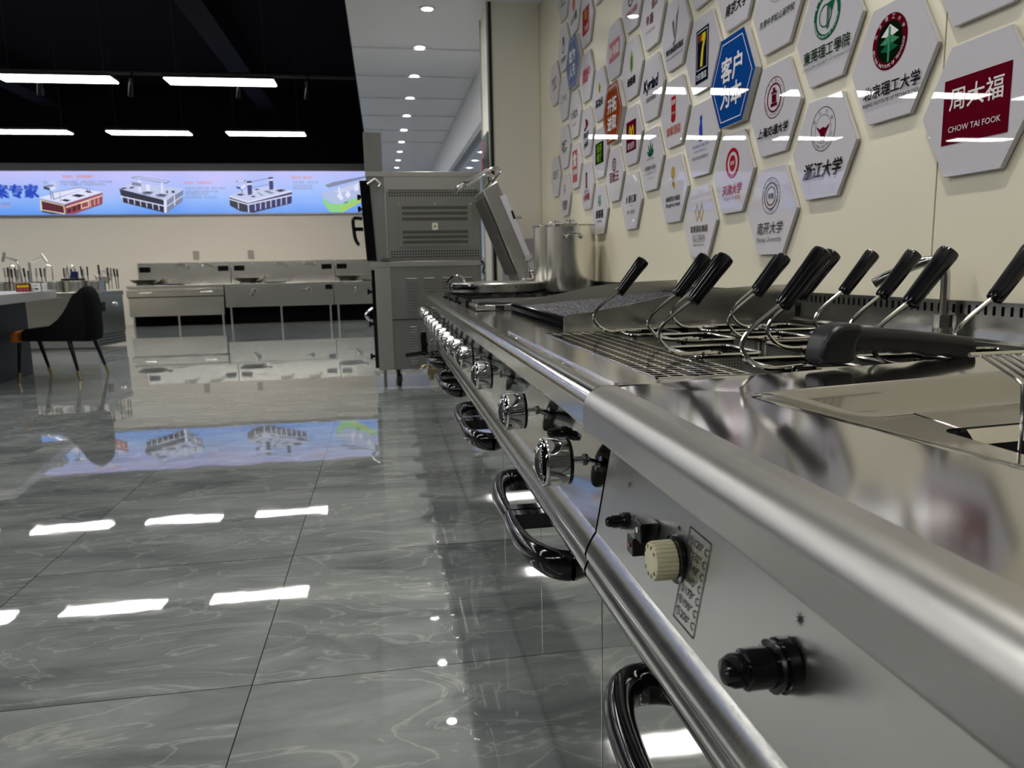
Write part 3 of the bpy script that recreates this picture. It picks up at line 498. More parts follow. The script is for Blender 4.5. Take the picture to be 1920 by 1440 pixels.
 (11, 3, 'white hexagon plaque with faded crimson brush characters beside the blue plaque', [('t', '探炉', 0, .01, .13, 'pink', dict(bold=.03, shear=.2))]),
 (11, 4, 'white hexagon plaque with a red upright panel and a small gold oval', [('r', .0, .0, .13, .125, 'red'), ('d', .0, .03, .022, .028, 'gold'), ('t', '大宝', .01, -.035, .06, 'white', B)]),
 (12, 1, 'white hexagon plaque with a tall dull red stamp lettered in white', [('r', 0, 0, .105, .17, 'red'), ('t', '食', .0, .035, .07, 'white', B), ('t', '全家福', .0, -.03, .085, 'white', B)]),
 (12, 2, 'white hexagon plaque with three black characters above a small line of text', [('t', '六毛九', 0, .005, .13, 'black', BB), ('t', 'SINCE 1995', 0, -.05, .08, 'grey')]),
 (12, 3, 'blue hexagon plaque with four white characters, the farther one near the corner', [('hexline', .150), ('t', '敢为', 0, .036, .122, 'white', dict(bold=.014)), ('t', '人先', 0, -.042, .122, 'white', dict(bold=.014))], 'blue', .021),
 (12, 4, 'white hexagon plaque with an orange-brown oval over three slanted characters', [('d', 0, .03, .03, .04, 'rust'), ('t', '小大董', .0, -.045, .12, 'dkgreen', dict(bold=.01, rot=.1))]),
 (13, 1, 'white hexagon plaque nearest the pot lid with a grey crest over a grey lettered block', [('o', 0, .04, .02, .012, 'grey'), ('r', 0, .02, .012, .03, 'grey'), ('t', '渔港海鲜', 0, -.045, .12, 'grey', BB), ('t', '大酒楼', 0, -.07, .09, 'grey', B)]),
 (13, 2, 'white hexagon plaque with two black characters, left of the red stamp plaque', [('t', '胡仁', 0, .01, .12, 'black', B), ('t', 'HUREN', .01, -.025, .08, 'grey')]),
 (13, 3, 'white hexagon plaque with a thin grey circle and faint characters below the far blue plaque', [('o', -.045, 0, .025, .021, 'grey'), ('t', '九亩', .02, 0, .07, 'grey')]),
 (13, 4, 'white hexagon plaque with a dark cap and ring figure, left of the far blue plaque', [('r', 0, .04, .04, .04, 'black'), ('o', 0, -.0, .03, .022, 'black'), ('t', '西堤厚牛', 0, -.06, .11, 'grey', B)]),
 (13, 5, 'white hexagon plaque at the top edge with a single black brush scribble', [('t', '弍三', 0, -.02, .1, 'black', dict(bold=.01, shear=.3))]),
 (14, 1, 'white hexagon plaque in the wall corner with thin grey Latin letters', [('t', 'BIEVE', .01, .01, .12, 'grey', dict(height=.05))]),
 (14, 3, 'white hexagon plaque highest in the wall corner with two tiny lines of grey characters', [('t', '咖啡厅', 0, .02, .12, 'grey'), ('t', '人和馆', 0, -.02, .1, 'black')]),
]
for p in PL: plaque(*p)
# ================================================================== COUNTER LINE
UG = 'steel cooking units in the counter line'
def yn(prof, y0, y1, m=None, mb=None): return (mb or MB()).prism(prof, 1, y0, y1, m)
def ncurve(x1, ztp):         # worktop edge, rolled nosing and the flat apron under it
    return [(x1, ztp-.016), (x1, ztp)]+[(.306-.0295*math.sin(a), .7785+.0295*math.cos(a)) for a in [math.radians(q) for q in (0, 15, 30, 45, 60, 75, 88)]]+[(.2768, .7525), (.278, .7485), (.282, .747), (.3235, .747), (.3235, ztp-.016)]
NOSE = ncurve(.40, .8068)
PANEL = [(.3211, .7468), (.293, .590), (.330, .590), (.330, .7468)]
RAIL = [(.2945, .590), (.289, .583), (.284, .574), (.279, .564), (.2765, .555), (.278, .550), (.283, .547), (.279, .541), (.2755, .532), (.277, .522), (.283, .513), (.292, .507), (.304, .505), (.325, .505), (.325, .590)]
SH = [(.32, .03), (.32, .79), (1.2, .79), (1.2, .03)]
def handle_bow(parent, yc, ymin, ymax, z=.462):
    # two door handles that meet at the gap between the doors, each one a black quarter bow
    for s, ye in ((-1, ymin), (1, ymax)):
        L = abs(ye-yc)
        pts = [(.2355, yc+s*.0015, z), (.2345, yc+s*.05, z), (.2355, yc+s*L*.45, z), (.243, yc+s*L*.70, z), (.258, yc+s*L*.88, z), (.279, yc+s*L*.97, z-.003), (.303, yc+s*L, z-.005)]
        yield bez(pts, 7), s, yc, z
def door(unit, y0, y1, hand=None):
    d = MB().box(.302, .3199, y0+.0015, y1-.0015, .012, .5035).build('door', STEELM, unit, bevel=.0012)
    if hand:
        hand, sg, yc, zz = hand
        N = len(hand); r = [.0115+.0075*math.sin(min(1, i/(N*.8))*PI*.5) for i in range(N)]
        hb_ = MB().tube(hand, r, 16, r2=[.017+.011*sm(i/(N*.9)) for i in range(N)]); a, b = sorted((yc+sg*.004, yc+sg*.034)); hb_.box(.240, .303, a, b, zz-.016, zz+.016)
        hb_.build('handle', BLACKP, d)
    return d
def knob_geo(unit, y, z=.668, sc=1.0, kind='d'):
    xp = .3155-(.7155-z)*.0225/.1255
    k = MB(); ax = (-1, 0, 0)
    k.lathe([(.006*sc, 0), (.006*sc, .022*sc), (.013*sc, .023*sc), (.013*sc, .028*sc), (.034*sc, .029*sc), (.0375*sc, .032*sc), (.040*sc, .066*sc), (.0395*sc, .070*sc), (.038*sc, .072*sc), (.0355*sc, .0715*sc), (.0345*sc, .069*sc), (.033*sc, .050*sc), (0, .048*sc)], (xp, y, z), ax, 32, cap=False)
    kb = k.build('knob', CHROME, unit, wn=True)
    MB().lathe([(.0135*sc, .0275*sc), (.0375*sc, .0275*sc), (.0385*sc, .030*sc), (.0375*sc, .034*sc)], (xp, y, z), ax, 28, cap=False).build('back_disc', BLACKP, kb)
    g = MB(); w_ = .0085*sc; hh = .0345*sc
    arc = [(xp-(.060+.026*math.cos(a)**.8)*sc, z+.0335*sc*math.sin(a)) for a in [math.radians(q) for q in range(-84, 85, 14)]]
    g.prism([(xp-.048*sc, z-.0335*sc)]+arc+[(xp-.048*sc, z+.0335*sc)], 1, y-w_, y+w_)
    g.build('grip_bar', CHROME, kb, bevel=.001)
    MB().lathe([(.010, .0), (.009, .004), (.0, .005)], (xp-.0002, y, z), ax, 14, cap=False).build('knob_seat', STEELD, kb)
    return kb
def button(unit, y, z, r, black=True, h=.03):
    xp = .3155-(.7155-z)*.0225/.1255
    b = MB().lathe([(r*1.35, 0), (r*1.35, h*.18), (r*1.2, h*.2), (r*1.3, h*.32), (r, h*.34), (r, h*.78), (r*.82, h*.8), (r*.82, h*.98), (r*.6, h*1.12), (0, h*1.18)], (xp, y, z), (-1, 0, 0), 20, cap=False)
    return b.build('reset_button', BLACKP, unit)
def unit(name, label, cat, y0, y1, dooryc, top=True, slots=True, back=True, nx=.40, pm=None):
    t = thing(name, label, cat, (.7, (y0+y1)/2, 0), None)
    g = .0012
    body = MB().box(.32, 1.2, y0+g, y1-g, .03, .62)
    body.box(.32, 1.2, y0+g, y0+.012, .62, .79).box(.32, 1.2, y1-.012, y1-g, .62, .79).box(1.13, 1.2, y0+.012, y1-.012, .62, .79)
    body.build('body', STEELB, t, False)
    MB().prism(PANEL, 1, y0+g, y1-g).build('control_panel', pm or STEELQ, t)
    MB().prism(RAIL, 1, y0+g, y1-g).build('trim_rail', STEELP, t, wn=True)
    if top: MB().prism(ncurve(nx, .8068), 1, y0+g, y1-g).build('front_nosing', STEEL, t, wn=True)
    if dooryc:
        yc = dooryc; ha, hb = handle_bow(t, yc, max(y0+.19, yc-.27), min(y1-.19, yc+.29))
        door(t, y0, yc, ha); door(t, yc, y1, hb)
    else: door(t, y0, y1)
    if back:
        s = MB().box(1.185, 1.2, y0+g, y1-g, .79, .862).box(1.178, 1.2, y0+g, y1-g, .862, .893)
        if slots:
            n = int((y1-y0-.04)/.0215)
            for i in range(n):
                yy = y0+.025+i*.0215; s.box(1.1772, 1.179, yy, yy+.006, .867, .885, DARK)
            s.mats.insert(0, STEELP) if STEELP not in s.mats else None
            s.mi = [0 if k < 12 else 1 for k in range(len(s.f))]
            s.mats = [STEELP, DARK]
        s.build('splashback', STEELP, t, False)
    for xx in (.36, 1.1):
        for yy in (y0+.06, y1-.06):
            MB().cyl((xx, yy, 0), (xx, yy, .03), .02).build('leg', STEELB, t)
    return t
# ---- near unit: deep fryer with a pressed drain top ------------------------------------
Y0, Y1 = .06, 1.032
fr = unit('deep_fryer', 'nearest steel counter unit with a sunken fryer well and cream dial', 'fryer', Y0, Y1, .55, top=False, slots=True, pm=STEELPN)
def ztop(x): return .806+max(0, x-.31)*.037
NR = [(a, b) for a, b in NOSE if a <= .326]
def sm(t): t = max(0, min(1, t)); return t*t*(3-2*t)
X0, X1_ = .3255, 1.185; NP = 10
def ring(xl, xr, yn_, yf, r, zd, sk):
    out = []
    for cx, cy, a0 in ((xr-r, yf-r, 0), (xl+r, yf-r, 90), (xl+r, yn_+r, 180), (xr-r, yn_+r, 270)):
        for k in range(NP+1):
            a = math.radians(a0+90*k/NP); x = cx+r*math.cos(a); y = cy+r*math.sin(a)
            x += sk*max(0, .9-y)*max(0, (xr-x)/(xr-xl)); out.append((x, y, ztop(x)-.0008-zd))
    return out
rings = []
oc = []
base = ring(.445, 1.12, .13, .9025, .03, 0, .12)
n0 = len(base); q = NP+1
def edge(p, k):              # matching point on the outer edge of the sheet
    c, f = divmod(k, q); f = f/NP
    return [(X1_, Y1-.001), (X0, Y1-.001), (X0, Y0+.001), (X1_, Y0+.001)][c]
for k in range(n0):
    x, y = edge(base[k], k); oc.append((x, y, ztop(x)-.0008))
rings.append(oc); rings.append(base)
for t_ in (.012, .03, .06, .12, .2, .3, .4, .5, .6, .7, .8, .88, .94, .98, 1):
    dpt = .046*sm(t_) if t_ > .06 else .046*sm(t_)
    rings.append(ring(.445+.165*t_, 1.12-.02*t_, .13+.05*t_, .9025-.013*t_, .03+.03*t_, dpt, .12*(1-.5*t_)))
fl_ = ring(.665, 1.085, .2, .805, .02, .047, 0); rings.append(fl_)
mb = MB(); vs = [v for r_ in rings for v in r_]; fs = []
for a in range(len(rings)-1):
    for k in range(n0): fs.append((a*n0+k, a*n0+(k+1) % n0, (a+1)*n0+(k+1) % n0, (a+1)*n0+k))
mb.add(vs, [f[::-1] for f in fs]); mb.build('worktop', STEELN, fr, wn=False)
NOSEN = [(.326, .792), (.326, .8068)]+[(.307-.0335*math.sin(a), .7748+.0335*math.cos(a)) for a in [math.radians(q) for q in (0, 12, 24, 36, 48, 60, 72, 84)]]+[(.2738, .7515), (.2752, .7465), (.281, .7445), (.3235, .7445), (.3235, .790)]
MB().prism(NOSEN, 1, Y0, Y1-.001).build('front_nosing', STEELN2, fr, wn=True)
tk = MB().box(.655, 1.085, .195, .2, .5, .79).box(.655, 1.085, .805, .81, .5, .77).box(.655, .66, .2, .805, .5, .77).box(1.08, 1.085, .2, .805, .5, .79).box(.655, 1.085, .195, .81, .495, .5)
tk.build('fryer_tank', mat('tank_black', (.006, .006, .006, 1), .5), fr, False)
dp = MB(); zt = .7735
dp.hexa([(.692, .800, zt-.006), (1.10, .803, zt+.004), (1.10, .955, zt+.008), (.700, .955, zt-.004), (.692, .800, zt), (1.10, .803, zt+.010), (1.10, .955, zt+.014), (.700, .955, zt+.002)])
dp.hexa([(.70, .782, zt-.018), (1.10, .786, zt-.010), (1.10, .803, zt+.004), (.70, .800, zt-.006), (.70, .784, zt-.016), (1.10, .788, zt-.008), (1.10, .804, zt+.009), (.70, .802, zt-.001)])
dp.build('drain_plate', STEEL, fr, bevel=.0012)
# panel fittings
def px_panel(y, z): return .3155-(.7155-z)*.0225/.1255
button(fr, .916, .645, .0085, h=.026); button(fr, .515, .661, .0165, h=.05)
sw = MB().box(px_panel(0, .66)-.022, .306, .808, .832, .654, .678); swo = sw.build('rocker_switch', BLACKP, fr, bevel=.0015)
MB().lathe([(.0035, 0), (.0035, .001), (0, .0012)], (px_panel(0, .66)-.0222, .820, .6675), (-1, 0, 0), 14, cap=False).build('lens', INK['white'], swo)
s2 = MB().box(px_panel(0, .632)-.018, .303, .834, .856, .628, .651).build('rocker_switch', BLACKP, fr, bevel=.0015)
MB().lathe([(.003, 0), (.003, .001), (0, .0012)], (px_panel(0, .632)-.0182, .845, .640), (-1, 0, 0), 14, cap=False).build('lens', mat('red_lens', (.25, .03, .02, 1), .3), s2)
kd = MB(); NT = 26; ring = []; prof = [(.0220, .006), (.0217, .027), (.0202, .030), (.015, .0315), (0, .0305)]
vs = []; fs = []
for r, h in prof:
    for i in range(NT*4):
        a = 2*PI*i/(NT*4); rr = r*(1-(.05 if (i % 4) == 0 and h < .029 else 0)); vs.append((px_panel(0, .655)-h, .748+rr*math.cos(a), .658+rr*math.sin(a)))
n4 = NT*4
for j in range(len(prof)-1):
    for i in range(n4): fs.append((j*n4+i, j*n4+(i+1) % n4, (j+1)*n4+(i+1) % n4, (j+1)*n4+i))
kd.add(vs, fs); ko = kd.build('thermostat_dial', CREAM, fr)
mk = MB()
for i in range(9):
    a = math.radians(215+i*35); mk.box(px_panel(0, .655)-.0318, px_panel(0, .655)-.0305, .748+.0160*math.cos(a)-.0012, .748+.0160*math.cos(a)+.0012, .658+.0160*math.sin(a)-.002, .658+.0160*math.sin(a)+.002)
mk.build('dial_marks', INK['grey'], ko)
MB().lathe([(.027, 0), (.027, .004), (.01, .008), (.01, .012)], (px_panel(0, .655), .748, .658), (-1, 0, 0), 24).build('dial_plate', BLACKP, ko)
gs = MB()
gs.prism([(a-.0006, b) for a, b in PANEL[:2]]+[(.32, .59), (.33, .7468)], 1, 1.0305, 1.0345).prism([(a-.0008, b) for a, b in RAIL[:13]]+RAIL[13:], 1, 1.0305, 1.0345)
gs.build('gap_seal', DARK, fr, False)
tt = MB()
def fnp(u, v): return (px_panel(0, v)-.0006, u, v)
ya, yb, za, zb = .732, .677, .701, .600          # printed temperature table
for (a, b, c_, d_) in ((ya, yb, za, za-.0014), (ya, yb, zb, zb+.0014), (ya, ya-.0016, za, zb), (yb, yb+.0016, za, zb)):
    tt.add([fnp(a, c_), fnp(b, c_), fnp(b, d_), fnp(a, d_)], [(0, 1, 2, 3)], PRINT)
for i, s in enumerate(('①120° C', '②132° C', '③148° C', '④165° C', '⑤173° C', '⑥190° C', '⑦200° C')):
    put_text(tt, s, 0, 0, .046, lambda u, v, i=i: fnp((ya+yb)/2-u, za-.0120-i*.0130+v), PRINT, .006, height=.0092)
tt.build('temperature_table', None, fr, False)['label'] = 'printed table of seven temperatures'
ms = MB()
for a in range(4):
    q = a*PI/4; dx_, dz_ = math.cos(q)*.007, math.sin(q)*.007; nx, nz = -math.sin(q)*.0011, math.cos(q)*.0011
    ms.add([fnp(.513-dx_, .7-dz_), fnp(.513+nx, .7+nz), fnp(.513+dx_, .7+dz_), fnp(.513-nx, .7-nz)], [(0, 1, 2, 3)], PRINT)
put_text(ms, '✶', 0, 0, .010, lambda u, v: fnp(.93-u, .69+v), PRINT)
ms.build('printed_mark', None, fr, False)
MB().lathe([(.0025, 0), (.002, .002), (0, .0022)], (px_panel(0, .69), .757, .69), (-1, 0, 0), 8, cap=False).build('rivet', STEELD, fr)
# ---- pasta cooker -----------------------------------------------------------------------
Y0, Y1 = 1.034, 2.0
pc = unit('pasta_cooker', 'steel pasta cooker unit full of wire baskets behind the fryer', 'pasta cooker', Y0, Y1, 1.49)
top = MB().box(.40, .581, Y0+.001, 1.085, .79, .8065).box(.40, .581, 1.925, Y1-.001, .79, .8065).box(.40, .403, 1.085, 1.925, .79, .8065)
top.box(.581, 1.185, Y0+.001, 1.065, .79, .8065).box(.581, 1.185, 1.955, Y1-.001, .79, .8065).box(1.125, 1.185, 1.065, 1.955, .79, .8265)
top.box(.322, .328, Y0+.001, Y1-.001, .8075, .8115)
top.build('worktop', STEEL, pc, False)
rv = MB()
for i in range(9): rv.lathe([(.0035, 0), (.0028, .0012), (0, .0016)], (.312, Y0+.07+i*.1, .8076), (0, 0, 1), 10, cap=False)
rv.build('rivets', CHROME, pc)
tb = MB().box(.578, .581, 1.065, 1.955, .55, .802).box(1.122, 1.125, 1.065, 1.955, .55, .82).box(.581, 1.122, 1.062, 1.065, .55, .806).box(.581, 1.122, 1.955, 1.958, .55, .806).box(.581, 1.122, 1.065, 1.955, .62, .625)
tb.build('water_tank', STEELT, pc, False)
tr = MB(); tr.box(.404, .576, 1.086, 1.924, .798, .8035, STEEL)
tr.box(.404, .4075, 1.086, 1.924, .8035, .8078, CHROME).box(.404, .576, 1.086, 1.0895, .8035, .8078, CHROME).box(.404, .576, 1.9205, 1.924, .8035, .8078, CHROME)
ns = 0
for j in range(36):
    for i in range(6):
        x = .418+i*.0262+(0 if j % 2 == 0 else .0); y = 1.103+j*.0228
        k = .004 if i % 1 == 0 else 0
        x0, x1 = x, x+.019; w_ = .0056
        tr.add([(x0, y-w_+.003, .80365), (x0+.006, y-w_*1.1, .80365), (x1, y-w_-.003, .80365), (x1, y+w_-.003, .80365), (x0+.012, y+w_*1.1, .80365), (x0, y+w_+.003, .80365)], [(0, 1, 2, 3, 4, 5)], DARK)
tr.build('drain_grid', None, pc, False)
for y in (1.145, 1.54): knob_geo(pc, y, .670 if y < 1.5 else .678)
button(pc, 1.295, .682, .0095, h=.028)
cz = 0
# baskets
def basket(off):
    t = thing('pasta_basket', '', 'basket', (0, 0, 0))
    lx, ly, dz = .135, .158, .135
    rim = MB()
    def rr(z, e=0):
        pts = []
        for cx, cy, a0 in ((lx-.02, ly/2-.02, 0), (.02, ly/2-.02, 90), (.02, -ly/2+.02, 180), (lx-.02, -ly/2+.02, 270)):
            for a in range(0, 91, 30):
                q = math.radians(a0+a); pts.append((cx+.02*math.cos(q)*(1+e), cy+off+.02*math.sin(q)*(1+e), z))
        return pts
    rim.tube(rr(0), .0034, 8, closed=True); rim.build('rim', WIRE, t)
    bd = MB(); a = rr(-.002); b = [(x*.94+.005, y*.94, -dz) for x, y, z in a]; n = len(a)
    bd.add(a+b, [(i, (i+1) % n, n+(i+1) % n, n+i) for i in range(n)]+[tuple(range(n, 2*n))], PERF)
    o = bd.build('mesh_body', None, t); sd = o.modifiers.new('solid', 'SOLIDIFY'); sd.thickness = .001
    h = MB()
    for s in (-.0065, .0065):
        h.tube([(.05, s, .004), (.02, s, .004), (-.004, s, .003)], .0026, 6)
    h.cyl((.044, -.010, .004), (.044, .010, .004), .0034, n=8).cyl((.012, -.010, .004), (.012, .010, .004), .0034, n=8)
    h.build('bracket', WIRE, t)
    rod = bez([(.03, 0, .006), (-.02, 0, .004), (-.050, 0, .012), (-.071, 0, .034), (-.070, 0, .052), (-.052, 0, .072), (-.012, 0, .102), (.012, 0, .120)], 6)
    MB().tube(rod, .0038, 8).build('handle_rod', WIRE, t)
    ax = Vector((.062, 0, .077)).normalized(); o0 = Vector((-.004, 0, .094+.012))
    MB().lathe([(.006, -.002), (.0125, 0), (.0135, .004), (.0135, .012), (.0150, .07), (.0165, .098), (.0155, .104), (.010, .107), (0, .108)], o0-ax*.006, ax, 20, cap=False).build('grip', GRIPB, t)
    return t
def perf_mat():
    M = bpy.data.materials.new('perforated_steel'); M.use_nodes = True; nt = M.node_tree; b = nt.nodes['Principled BSDF']; L = nt.links
    b.inputs['Metallic'].default_value = 1; b.inputs['Roughness'].default_value = .35
    tc = nt.nodes.new('ShaderNodeTexCoord'); vo = nt.nodes.new('ShaderNodeTexVoronoi'); vo.inputs['Scale'].default_value = 170; vo.inputs['Randomness'].default_value = 0
    L.new(tc.outputs['Object'], vo.inputs['Vector'])
    r = nt.nodes.new('ShaderNodeValToRGB'); r.color_ramp.interpolation = 'CONSTANT'; r.color_ramp.elements[0].color = (.02, .02, .018, 1); r.color_ramp.elements[1].position = .42; r.color_ramp.elements[1].color = (.33, .32, .28, 1)
    r.color_ramp.elements[1].color = (.07, .068, .06, 1); L.new(vo.outputs['Distance'], r.inputs[0]); L.new(r.outputs[0], b.inputs['Base Color']); return M
PERF = perf_mat()
def speckle():
    nt = GRILL.node_tree; b = nt.nodes['Principled BSDF']; tc = nt.nodes.new('ShaderNodeTexCoord'); nz = nt.nodes.new('ShaderNodeTexNoise'); nz.inputs['Scale'].default_value = 230; nz.inputs['Detail'].default_value = 2
    cr = nt.nodes.new('ShaderNodeValToRGB'); cr.color_ramp.elements[0].position = .45; cr.color_ramp.elements[0].color = (.02, .02, .024, 1); cr.color_ramp.elements[1].position = .68; cr.color_ramp.elements[1].color = (.15, .15, .175, 1)
    nt.links.new(tc.outputs['Object'], nz.inputs['Vector']); nt.links.new(nz.outputs['Fac'], cr.inputs[0]); nt.links.new(cr.outputs[0], b.inputs['Base Color'])
speckle()
BK = [(.613, 1.08, 'front row, nearest the drain grid'), (.832, 1.08, 'front row, middle one behind the moulded handle'), (.990, 1.085, 'front row, at the right edge of view'),
      (.572, 1.33, 'second row, nearest the drain grid'), (.790, 1.33, 'second row, middle one'), (.962, 1.33, 'second row, nearest the wall'),
      (.638, 1.57, 'third row, nearest the drain grid'), (.825, 1.57, 'third row, middle one'), (.992, 1.50, 'third row, nearest the wall'),
      (.594, 1.85, 'farthest row, standing alone at the grid'), (.802, 1.85, 'farthest row, middle one'), (.968, 1.85, 'farthest row, nearest the wall')]
bkA = basket(.072); bkB = basket(.0)
for i, (x, y, lb) in enumerate(BK):
    o = (bkA if i == 0 else copy_tree(bkA)) if i < 9 else (bkB if i == 9 else copy_tree(bkB))
    o.location = (x, y, .811-.003*(i % 2))
    o['label'] = 'wire pasta basket with black grip, '+lb; o['group'] = 'pasta baskets with black grips'
# tap
tp = thing('water_tap', 'steel swivel tap with hexagonal nut rising behind the pasta baskets', 'tap', (1.158, 1.41, .8265))
MB().lathe([(.019, 0), (.019, .010)], (1.158, 1.41, .8265), (0, 0, 1), 20).build('washer', STEELP, tp)
MB().lathe([(.0175, 0), (.0175, .027)], (1.158, 1.41, .8365), (0, 0, 1), 6).build('nut', STEELP, tp, False)
MB().tube(bez([(1.158, 1.41, .86), (1.158, 1.41, .925), (1.157, 1.415, .958), (1.148, 1.43, .976), (1.13, 1.45, .972), (1.09, 1.50, .945), (1.07, 1.52, .928)], 6), [.0095]*22+[.011]*15, 12).build('spout', STEELP, tp)
# moulded black handle lying across the pasta cooker's near edge
mh = thing('moulded_handle', 'thick black moulded handle with finger grooves lying across the near baskets', 'handle', (.74, 1.04, .825))
gp = MB(); N = 54; vs = []; fs = []; SEC = 16
for i in range(N+1):
    t_ = i/N; x = .668+(.912-.668)*t_; zc = .8665-.027*t_+.003*math.sin(t_*PI); y = 1.045
    hv = .0195+.0022*math.cos(t_*PI*9)*(1 if .25 < t_ < .9 else 0)+.002*t_; hh = .0175
    if t_ > .955: q_ = math.sqrt(max(0, 1-((t_-.955)/.0452)**2))*.6+.4; hv *= q_; hh *= q_
    for k in range(SEC):
        a = 2*PI*k/SEC; dz_ = math.sin(a); vz = (.0165 if dz_ > 0 else hv)*math.copysign(abs(dz_)**.7, dz_); vs.append((x, y+hh*math.copysign(abs(math.cos(a))**.7, math.cos(a)), zc+vz))
for i in range(N):
    for k in range(SEC): fs.append((i*SEC+k, (i+1)*SEC+k, (i+1)*SEC+(k+1) % SEC, i*SEC+(k+1) % SEC))
fs += [tuple(range(SEC)), tuple(N*SEC+k for k in range(SEC))[::-1]]
gp.add(vs, fs).build('grip', RUBBER, mh)
sd = MB()
prof = [(.628, .8265), (.628, .842), (.632, .860), (.640, .874), (.652, .883), (.668, .887), (.690, .886), (.699, .879), (.695, .868), (.688, .856), (.685, .842), (.684, .8265)]
sd.prism([(a+.006, b) for a, b in prof], 1, 1.012, 1.064); so_ = sd.build('saddle', RUBBER, mh, bevel=.009)
so_.modifiers['bevel'].segments = 4
# fryer basket wires hanging into the well
fb = thing('fryer_basket', 'wire fryer basket hooked over the fryer well at the right edge', 'basket', (.75, .66, .80))
for i in range(6):
    o_ = i*.0125
    MB().tube([(.655+o_, .735, .872), (.668+o_*1.02, .703, .852), (.670+o_*1.02, .692, .845), (.671+o_, .69, .80), (.670+o_, .689, .70)], .0022, 8).build('wire', WIRE, fb)
MB().cyl((.64, .735, .873), (.78, .735, .873), .0028, n=8).build('top_bar', WIRE, fb); MB().cyl((.665, .692, .72), (.79, .692, .72), .0028, n=8).build('cross_bar', WIRE, fb)
# ---- char grill ----------------------------------------------------------------------------
Y0, Y1 = 2.002, 2.948
cg = unit('char_grill', 'steel char grill unit with black ribbed grates between sloping side guards', 'grill', Y0, Y1, 2.47, slots=False)
tp_ = MB().box(.40, .50, Y0+.001, Y1-.001, .79, .8065).box(.50, 1.185, Y0+.001, Y0+.02, .79, .8065).box(.50, 1.185, Y1-.02, Y1-.001, .79, .8065).box(1.12, 1.185, Y0+.02, Y1-.02, .79, .8065)
tp_.build('worktop', STEEL, cg, False)
MB().box(.50, 1.12, Y0+.02, Y1-.02, .66, .665).build('drip_tray', STEELT, cg, False)
for yy in (Y0+.022, Y1-.026):
    pr = [(.484, .8066), (.484, .838), (.492, .846), (.56, .852), (.68, .871), (.77, .889), (.82, .898), (.90, .905), (1.02, .912), (1.175, .916), (1.175, .8066)]
    MB().prism(pr, 1, yy, yy+.004).build('side_guard', STEELP if yy < 2.1 else STEELB, cg, False)
for i in range(3):
    ya = Y0+.035+i*.292; yb = ya+.286
    g = MB(); N = 46
    sl = lambda x: .824+(x-.5)*.070
    vs = []; fs = []
    for j in range(41):
        y = ya+(yb-ya)*j/40; rz = .004*(1 if j % 2 else -1)
        vs += [(.503, y, sl(.503)+rz), (1.11, y, sl(1.11)+rz), (.503, y, sl(.503)-.02), (1.11, y, sl(1.11)-.02)]
    for j in range(40):
        k = j*4; fs += [(k, k+4, k+5, k+1), (k+2, k+3, k+7, k+6)]
    g.add(vs, fs); g.box(1.105, 1.112, ya, yb, sl(1.11)-.02, sl(1.11)+.01)
    go = g.build('grill_grate', GRILL, cg, False)
    f = MB()
    for j in range(17):
        y = ya+.006+(yb-ya-.012)*j/16; f.tube([(.497+.013*math.cos(q), y, .822+.013*math.sin(q)) for q in [k*PI/5 for k in range(10)]], .0050, 6, closed=True, up=(0, 1, 0))
    f.cyl((.497, ya, .822), (.497, yb, .822), .009, n=8).build('ribbed_front', BLACKP, go)
for y in (2.055, 2.50, 2.76): knob_geo(cg, y, .684)
# ---- gas range -------------------------------------------------------------------------------
Y0, Y1 = 2.95, 3.93
gr = unit('gas_range', 'steel gas range unit with cast iron grates carrying the tall pots', 'range', Y0, Y1, 3.45, slots=False, nx=.345)
tp_ = MB().box(.33, 1.185, Y0+.001, Y1-.001, .775, .7895); tp_.box(.345, 1.185, Y0+.001, Y0+.012, .7895, .8065)
tp_.build('worktop', STEELT, gr, False)
y0, y1, x0, x1 = 3.0, 3.40, .365, 1.0; c_ = .07
hp = MB().prism([(x0+c_, y0), (x1-c_, y0), (x1, y0+c_), (x1, y1-c_), (x1-c_, y1), (x0+c_, y1), (x0, y1-c_), (x0, y0+c_)], 2, .790, .832); hp.build('hot_plate_rim', CHROME, gr, bevel=.003)
hp = MB().prism([(x0+c_+.01, y0+.012), (x1-c_-.01, y0+.012), (x1-.012, y0+c_), (x1-.012, y1-c_), (x1-c_-.01, y1-.012), (x0+c_+.01, y1-.012), (x0+.012, y1-c_), (x0+.012, y0+c_)], 2, .832, .842); hp.build('hot_plate', mat('hot_plate_black', (.02, .02, .022, 1), .4, .3), gr, bevel=.002)
def grate(par, xa, xb, ya, yb, z=.838):
    g = MB(); b = .007
    for x in (xa, xb): g.box(x-b, x+b, ya, yb, z-.024, z-.006)
    for y in (ya, yb, (ya+yb)/2): g.box(xa, xb, y-b, y+b, z-.024, z-.006)
    cx, cy = (xa+xb)/2, (ya+yb)/2
    for k in range(8):
        a = k*PI/4+.2; g.hexa([(cx+.05*math.cos(a-.08), cy+.05*math.sin(a-.08), z-.016), (cx+.16*math.cos(a-.03), cy+.16*math.sin(a-.03), z-.016), (cx+.16*math.cos(a+.03), cy+.16*math.sin(a+.03), z-.016), (cx+.05*math.cos(a+.08), cy+.05*math.sin(a+.08), z-.016),
                              (cx+.05*math.cos(a-.08), cy+.05*math.sin(a-.08), z), (cx+.16*math.cos(a-.03), cy+.16*math.sin(a-.03), z), (cx+.16*math.cos(a+.03), cy+.16*math.sin(a+.03), z), (cx+.05*math.cos(a+.08), cy+.05*math.sin(a+.08), z)])
    for x in (xa, xb):
        for y in (ya, yb): g.box(x-.008, x+.008, y-.008, y+.008, .796, z-.01)
    g.lathe([(.05, .798), (.05, .81), (.03, .816), (0, .817)], (cx, cy, 0), (0, 0, 1), 20, cap=False)
    return g.build('pot_grate', IRON, par, False)
